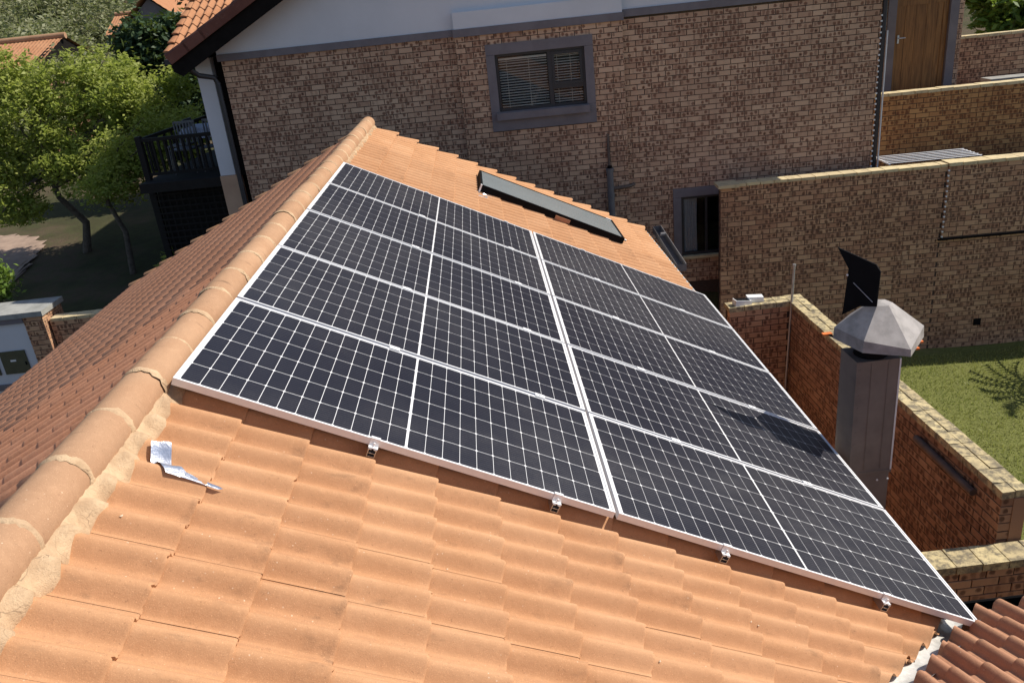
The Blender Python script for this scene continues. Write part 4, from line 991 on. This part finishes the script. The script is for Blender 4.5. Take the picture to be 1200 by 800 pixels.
ho = MB().tube([(-6.18, YL+.03, -4.2), (-6.15, YL+.0, -3.72), (-6.17, YL-.01, -3.60), (-6.22, YL+.0, -3.52), (-6.24, YL+.03, -3.50), (-6.20, YL+.05, -3.56), (-6.16, YL+.04, -3.66), (-6.17, YL+.05, -4.2)], .017, 8).build('garden_hose', CABLE); tag(ho, 'looped pale hose hanging beside the meter pillar', 'hose')
for o_ in (wl_, mp, ho): o_.location = (.29, -.5, .155)
fl = thing('flowering_plant', 'orange yellow flower on thin stems beside the meter pillar', 'plant', Matrix.Translation((-6.9, 8.95, -4.4)))
for k, (dx, dz) in enumerate(((0, .78), (.05, .60), (-.08, .70))):
    st = MB().tube([(0, 0, 0), (dx*.3, 0, dz*.6), (dx, 0, dz)], .008, 6).build('stem', GREENST, fl)
    q = MB()
    for a in range(7):
        t = a*.9; q.add([(dx, 0, dz), (dx+.05*math.cos(t)-.02*math.sin(t), .05*math.sin(t), dz+.03), (dx+.075*math.cos(t), .075*math.sin(t), dz+.02), (dx+.05*math.cos(t)+.02*math.sin(t), .05*math.sin(t)+.01, dz+.025)], [(0, 1, 2, 3)])
    q.build('flower', YELLOW, fl)

# ------------------------------------------------------------------ trees and shrubs
def leaf_cloud(name, m, centers, radii, counts, size, parent=None, flat=.6, clump=.28, nclump=60, kind=None, seed=1):
    rg = np.random.default_rng(seed); P = []; S = []
    for c, r, n in zip(centers, radii, counts):
        c = np.array(c); r = np.array(r if hasattr(r, '__len__') else (r, r, r*.85))
        d = rg.normal(size=(nclump, 3)); d /= np.linalg.norm(d, axis=1)[:, None]; rad_ = rg.random(nclump)**.45
        cc_ = d*rad_[:, None]*.92
        k = rg.integers(0, nclump, n); q = cc_[k] + rg.normal(size=(n, 3))*clump*(.6+.8*rg.random(nclump)[k])[:, None]*.62
        P.append(c + q*r); S.append(np.full(n, size)*(.6+.8*rg.random(n)))
    P = np.concatenate(P); S = np.concatenate(S)[:, None]; n = len(P)
    a = rg.normal(size=(n, 3)); a[:, 2] *= flat; a /= np.linalg.norm(a, axis=1)[:, None]
    nn = rg.normal(size=(n, 3)) + np.array([.8, -.15, .8]); b = np.cross(nn, a); b /= np.linalg.norm(b, axis=1)[:, None]+1e-9
    up = np.cross(a, b)
    V = np.stack([P - a*S, P + b*S*.42 + up*S*.10, P + a*S, P - b*S*.42 + up*S*.10], 1).reshape(-1, 3)
    return link(name, np_mesh(name, V, np.arange(4*n).reshape(-1, 4), m), parent, kind=kind)
def tree(name, label, base, trunk_pts, trunk_r, centers, radii, counts, size, m, cat='tree', group=None, nbr=14, seed=1, clump=.28, nclump=60):
    t = thing(name, label, cat, None, None, group); tk = MB(); rr = random.Random(seed)
    pts = [Vector(p) for p in trunk_pts]; tk.tube(pts, [trunk_r*(1-.55*i/(len(pts)-1)) for i in range(len(pts))], 10)
    tk.build('trunk', BARK, t); br = MB()
    for i in range(nbr):
        c, r = rr.choice(list(zip(centers, radii))); r = r if hasattr(r, '__len__') else (r, r, r*.85)
        s = pts[-1].lerp(pts[max(0, len(pts)-2)], rr.random()*.8); d = Vector((rr.gauss(0, 1), rr.gauss(0, 1), rr.gauss(.2, .8))).normalized()
        e = Vector(c) + Vector((d.x*r[0], d.y*r[1], d.z*r[2]))*.8; mid = s.lerp(e, .5) + Vector((rr.uniform(-.2, .2), rr.uniform(-.2, .2), rr.uniform(.0, .4)))*min(1, (e-s).length*.4)
        br.tube([s, s.lerp(mid, .6), mid, e], [trunk_r*.42, trunk_r*.33, trunk_r*.24, trunk_r*.06], 6)
    br.build('limbs', BARK, t)
    leaf_cloud('crown', m, centers, radii, counts, size, t, seed=seed, clump=clump, nclump=nclump); return t
tree('leafy_tree', 'large light green tree half in sun in front of the dark garden', None, [(-8.75, 17, -3.4), (-8.5, 16.9, -2.6), (-8.9, 16.8, -1.9), (-9.0, 16.8, -1.1)], .11,
     [(-8.7, 17, .1), (-7.1, 17.2, .1), (-9.9, 16.6, -1.2), (-6.2, 17.5, -.7), (-8.1, 16.4, -1.0), (-7.6, 17.6, .7), (-9.3, 17.2, .85), (-9.9, 16.4, .0), (-6.5, 16.6, .2), (-9.6, 16.2, -2.0), (-10.6, 16.8, -.6), (-5.6, 17.2, .35)], [(1.3, 1.2, 1.2), (1.2, 1.1, 1.1), (1.0, 1.0, .9), (.95, 1., .8), (1.2, 1., .9), (1.0, 1., .75), (.8, .8, .75), (.8, .8, .9), (.8, .8, .8), (.75, .7, .45), (.6, .6, 1.0), (.5, .5, .5)], [6200, 5400, 4400, 3400, 4300, 3400, 2800, 3000, 2800, 1600, 1700, 1000], .056, LEAF_L, seed=3, nbr=26, clump=.155, nclump=120)
tree('leafy_tree', 'dark green tree in the house shadow with a thin dark trunk', None, [(-7.0, 15.3, -3.6), (-6.9, 15.3, -2.6), (-7.1, 15.3, -1.9), (-7.0, 15.3, -1.4)], .075,
     [(-6.5, 15.6, -1.0), (-5.6, 16.2, -.6), (-6.8, 15.2, -1.5)], [(1., 1., .7), (.9, .9, .8), (.8, .8, .5)], [5200, 4800, 2600], .05, LEAF_L, seed=5)
tree('glossy_tree', 'dark glossy leaved tree standing behind the light green tree', None, [(-7.5, 22, -3.2), (-7.5, 22, -1.6), (-7.4, 22, -.4)], .12,
     [(-7.6, 22, 1.1), (-6.9, 21.6, -.1), (-7.4, 22, -1.2), (-6.5, 21.8, .7), (-8.1, 22, 1.2), (-6.9, 22, 1.5)], [(.95, .95, 1.0), (.9, .9, .9), (1.1, 1., .9), (.7, .7, .7), (.7, .7, .75), (.6, .6, .6)], [4200, 3200, 2600, 1700, 1700, 1400], .11, LEAF_D, seed=7)
tree('grey_shrub_tree', 'grey green round bush behind the crown of the light green tree', None, [(-12.0, 27, -3), (-12., 27, -1.5)], .1, [(-12.0, 27, .2), (-10.6, 27.5, .4)], [(1.7, 1.4, 1.1), (1.2, 1.2, .9)], [3600, 2200], .085, LEAF_O, seed=9)
tree('dark_pine', 'very dark tall tree just beyond the tiled patio roof', None, [(-8.3, 32, -2.6), (-8.3, 32, 2)], .2, [(-8.5, 32, 3.4), (-8.1, 32, 1.4)], [(1.1, 1.2, 2.0), (1.2, 1.2, 1.6)], [4200, 3600], .12, LEAF_D, seed=12)
tree('green_shrub', 'sunlit bright green shrub above the meter pillar', None, [(-9.1, 13.5, -4.0), (-9.1, 13.5, -3.3)], .03, [(-9.1, 13.5, -2.95), (-9.5, 13.6, -3.2)], [(.42, .42, .5), (.5, .5, .5)], [1400, 1400], .05, LEAF_Y, 'shrub', seed=13, nbr=10)
tree('leafy_shrub', 'bright green shrub rising behind the upper garden wall', None, [(14.9, 17.8, -1.9), (14.9, 17.8, -.8)], .06, [(14.9, 17.8, -.05), (15.8, 18, .2), (14.5, 18.2, .6), (16.5, 18, -.3)], [(.8, .8, .7), (.8, .8, .7), (.7, .7, .7), (.9, .8, .7)], [2000, 2000, 1600, 1500], .11, LEAF_Y, 'shrub', seed=15)
tree('shaded_shrub', 'dark shaded shrub at the foot of the lattice below the deck', None, [(-4.6, 12.4, -3.9), (-4.6, 12.4, -3.2)], .03, [(-4.7, 12.3, -2.9), (-4.1, 12.6, -2.8)], [(.55, .5, .5), (.5, .5, .5)], [1100, 900], .07, LEAF_L, 'shrub', seed=17, nbr=8)
for i, (x, y, r, lb) in enumerate(((-16.5, 30, 1.5, 'olive bush on the slope right of the far tiled roof'), (-20, 38, 2.0, 'olive bush high on the slope above the far tiled roof'), (-15.2, 37, 1.9, 'olive bush on the slope below the far gabled house'))):
    z = float(terr(np.float64(x), np.float64(y))); tree('hill_bush', lb, None, [(x, y, z-.2), (x, y, z+r*.6)], .1, [(x, y, z+r*.9), (x+r*.7, y, z+r*.7)], [(r*1.1, r, r*.9), (r*.8, r*.8, r*.7)], [3600, 2200], .11, LEAF_O, 'bush', 'bushes on the hillside', seed=21+i)
# the mass of bushes on the far hillside: one stuff object
cs, rs2, ns = [], [], []
rg = np.random.default_rng(5)
for k in range(330):
    y = 38 + 90*rg.random()**1.25
    x = y*(-.72 + .56*rg.random()) if k < 250 else y*(.35 + .8*rg.random())
    if k < 250 and y < 56 and -.46 < x/y < -.30: continue
    r = 1.1 + 1.6*rg.random(); z = float(terr(np.float64(x), np.float64(y))); cs.append((x, y, z+r*.55)); rs2.append((r*1.25, r*1.1, r*.85)); ns.append(850)
hbsh = leaf_cloud('hillside_bushes', LEAF_O, cs, rs2, ns, .15, None, seed=31, clump=.35, nclump=18, kind='stuff'); tag(hbsh, 'mass of olive green bushes covering the far hillside', 'bushes')
# cycad standing just outside the frame whose fronds shade the lawn
cy = thing('cycad_palm', 'feathery palm at the far side of the lawn casting a frond shadow', 'palm', Matrix.Translation((11.15, 7.75, -5.0)))
MB().tube([(0, 0, 0), (0, 0, 1.6)], [.16, .13], 10).build('trunk', BARK, cy)
for k in range(22):
    a = 6.283*k/22 + random.uniform(-.1, .1); q = MB(); L = 1.15 + random.uniform(-.15, .15); el = random.uniform(.1, .9); pts = []
    for i in range(8):
        t = i/7; pts.append(Vector((math.cos(a)*L*t, math.sin(a)*L*t, 1.6 + el*t*.9 - 1.0*el*t*t - .25*t*t)))
    q.tube(pts, .012, 5)
    for i in range(1, 8):
        for s in (-1, 1):
            for ff in (0., .5):
                p0 = pts[i-1].lerp(pts[i], ff); side = Vector((-math.sin(a), math.cos(a), 0))*s; e = p0 + side*.17*(1-.5*i/7) + Vector((math.cos(a), math.sin(a), .1))*.07
                q.add([p0, p0+Vector((math.cos(a), math.sin(a), 0))*.055, e], [(0, 1, 2)])
    q.build('frond', LEAF_D, cy)

# ------------------------------------------------------------------ far houses
def corrugated(name, P0, U, Vv, Lu, Lv, parent, m, pitch=.30, nu=6, amp=.03):
    V = []; F = []; nv = int(Lv/pitch)*6; N = U.cross(Vv).normalized()
    for j in range(nv+1):
        v = Lv*j/nv; h = amp*abs(math.sin(math.pi*v/pitch))
        for i in range(nu*2+1):
            u = Lu*i/(nu*2); V.append(tuple(P0 + U*u + Vv*v + N*(h + .02*(i % 2))))
    w = nu*2+1
    for j in range(nv):
        for i in range(nu*2): F.append((j*w+i, j*w+i+1, (j+1)*w+i+1, (j+1)*w+i))
    return MB().add(V, F, True).build(name, m, parent)
fh = thing('far_house', 'orange tiled single storey house beyond the light green tree', 'house')
z0 = .92
MB().box((-30, 31.5, -3.2), (-15.9, 36, z0)).build('wall', BRICK_B, fh)
corrugated('roof', Vector((-30.4, 31.0, z0)), Vector((0, .89, .31)), Vector((1, 0, 0)).__neg__()*-1, 3.3, 14.9, fh, TILE_FAR, .16, 9, .022)
corrugated('roof', Vector((-30.4, 37.0, z0)), Vector((0, -.89, .31)), Vector((1, 0, 0)), 3.3, 14.9, fh, TILE_FAR, .16, 9, .022)
MB().tube([(-30.5, 33.95, z0+1.05), (-15.4, 33.95, z0+1.05)], .13, 10).build('ridge_cap', CAPM, fh)
MB().box((-30.4, 30.95, z0-.14), (-15.5, 31.05, z0+.0)).build('fascia', SOFFIT, fh); MB().box((-19.0, 31.45, -1.1), (-17.2, 31.49, .3)).build('window', DARKAL, fh)
MB().prism([(31.0, z0), (34.0, z0+1.0), (37.0, z0)], -15.8, -15.6, axes=(1, 2, 0)).build('gable', SOFFIT, fh)
bh = thing('far_house', 'orange roofed house with dark gable far behind the trees', 'house')
fx, fy, fz = -16.6, 48., 1.3
MB().prism([(fx-1.5, fz-3), (fx-1.5, fz+1.1), (fx, fz+2.35), (fx+1.5, fz+1.1), (fx+1.5, fz-3)], fy, fy+6).build('wall', GREYPL, bh)
al = math.atan(.83); 
for s in (-1, 1):
    U = Vector((s*math.cos(al), 0, -math.sin(al))); Vv = Vector((0, 1, 0)) if s > 0 else Vector((0, -1, 0)); P0 = Vector((fx, fy-.4 if s > 0 else fy+6.4, fz+2.55))
    corrugated('roof', P0, U, Vv, 2.3, 6.8, bh, TILE_FAR, .16, 6, .022)
bh2 = thing('far_house', 'low orange roof ridge left of the dark gabled far house', 'house')
MB().box((-19.6, 49, -2), (-18.3, 53, 2.0)).build('wall', BRICK_B, bh2)
corrugated('roof', Vector((-19.8, 48.6, 2.0)), Vector((0, .9, .42)), Vector((1, 0, 0)), 2.6, 1.7, bh2, TILE_FAR, .16, 6, .022)
MB().tube([(-19.8, 50.95, 3.12), (-18.1, 50.95, 3.12)], .12, 8).build('ridge_cap', CAPM, bh2)
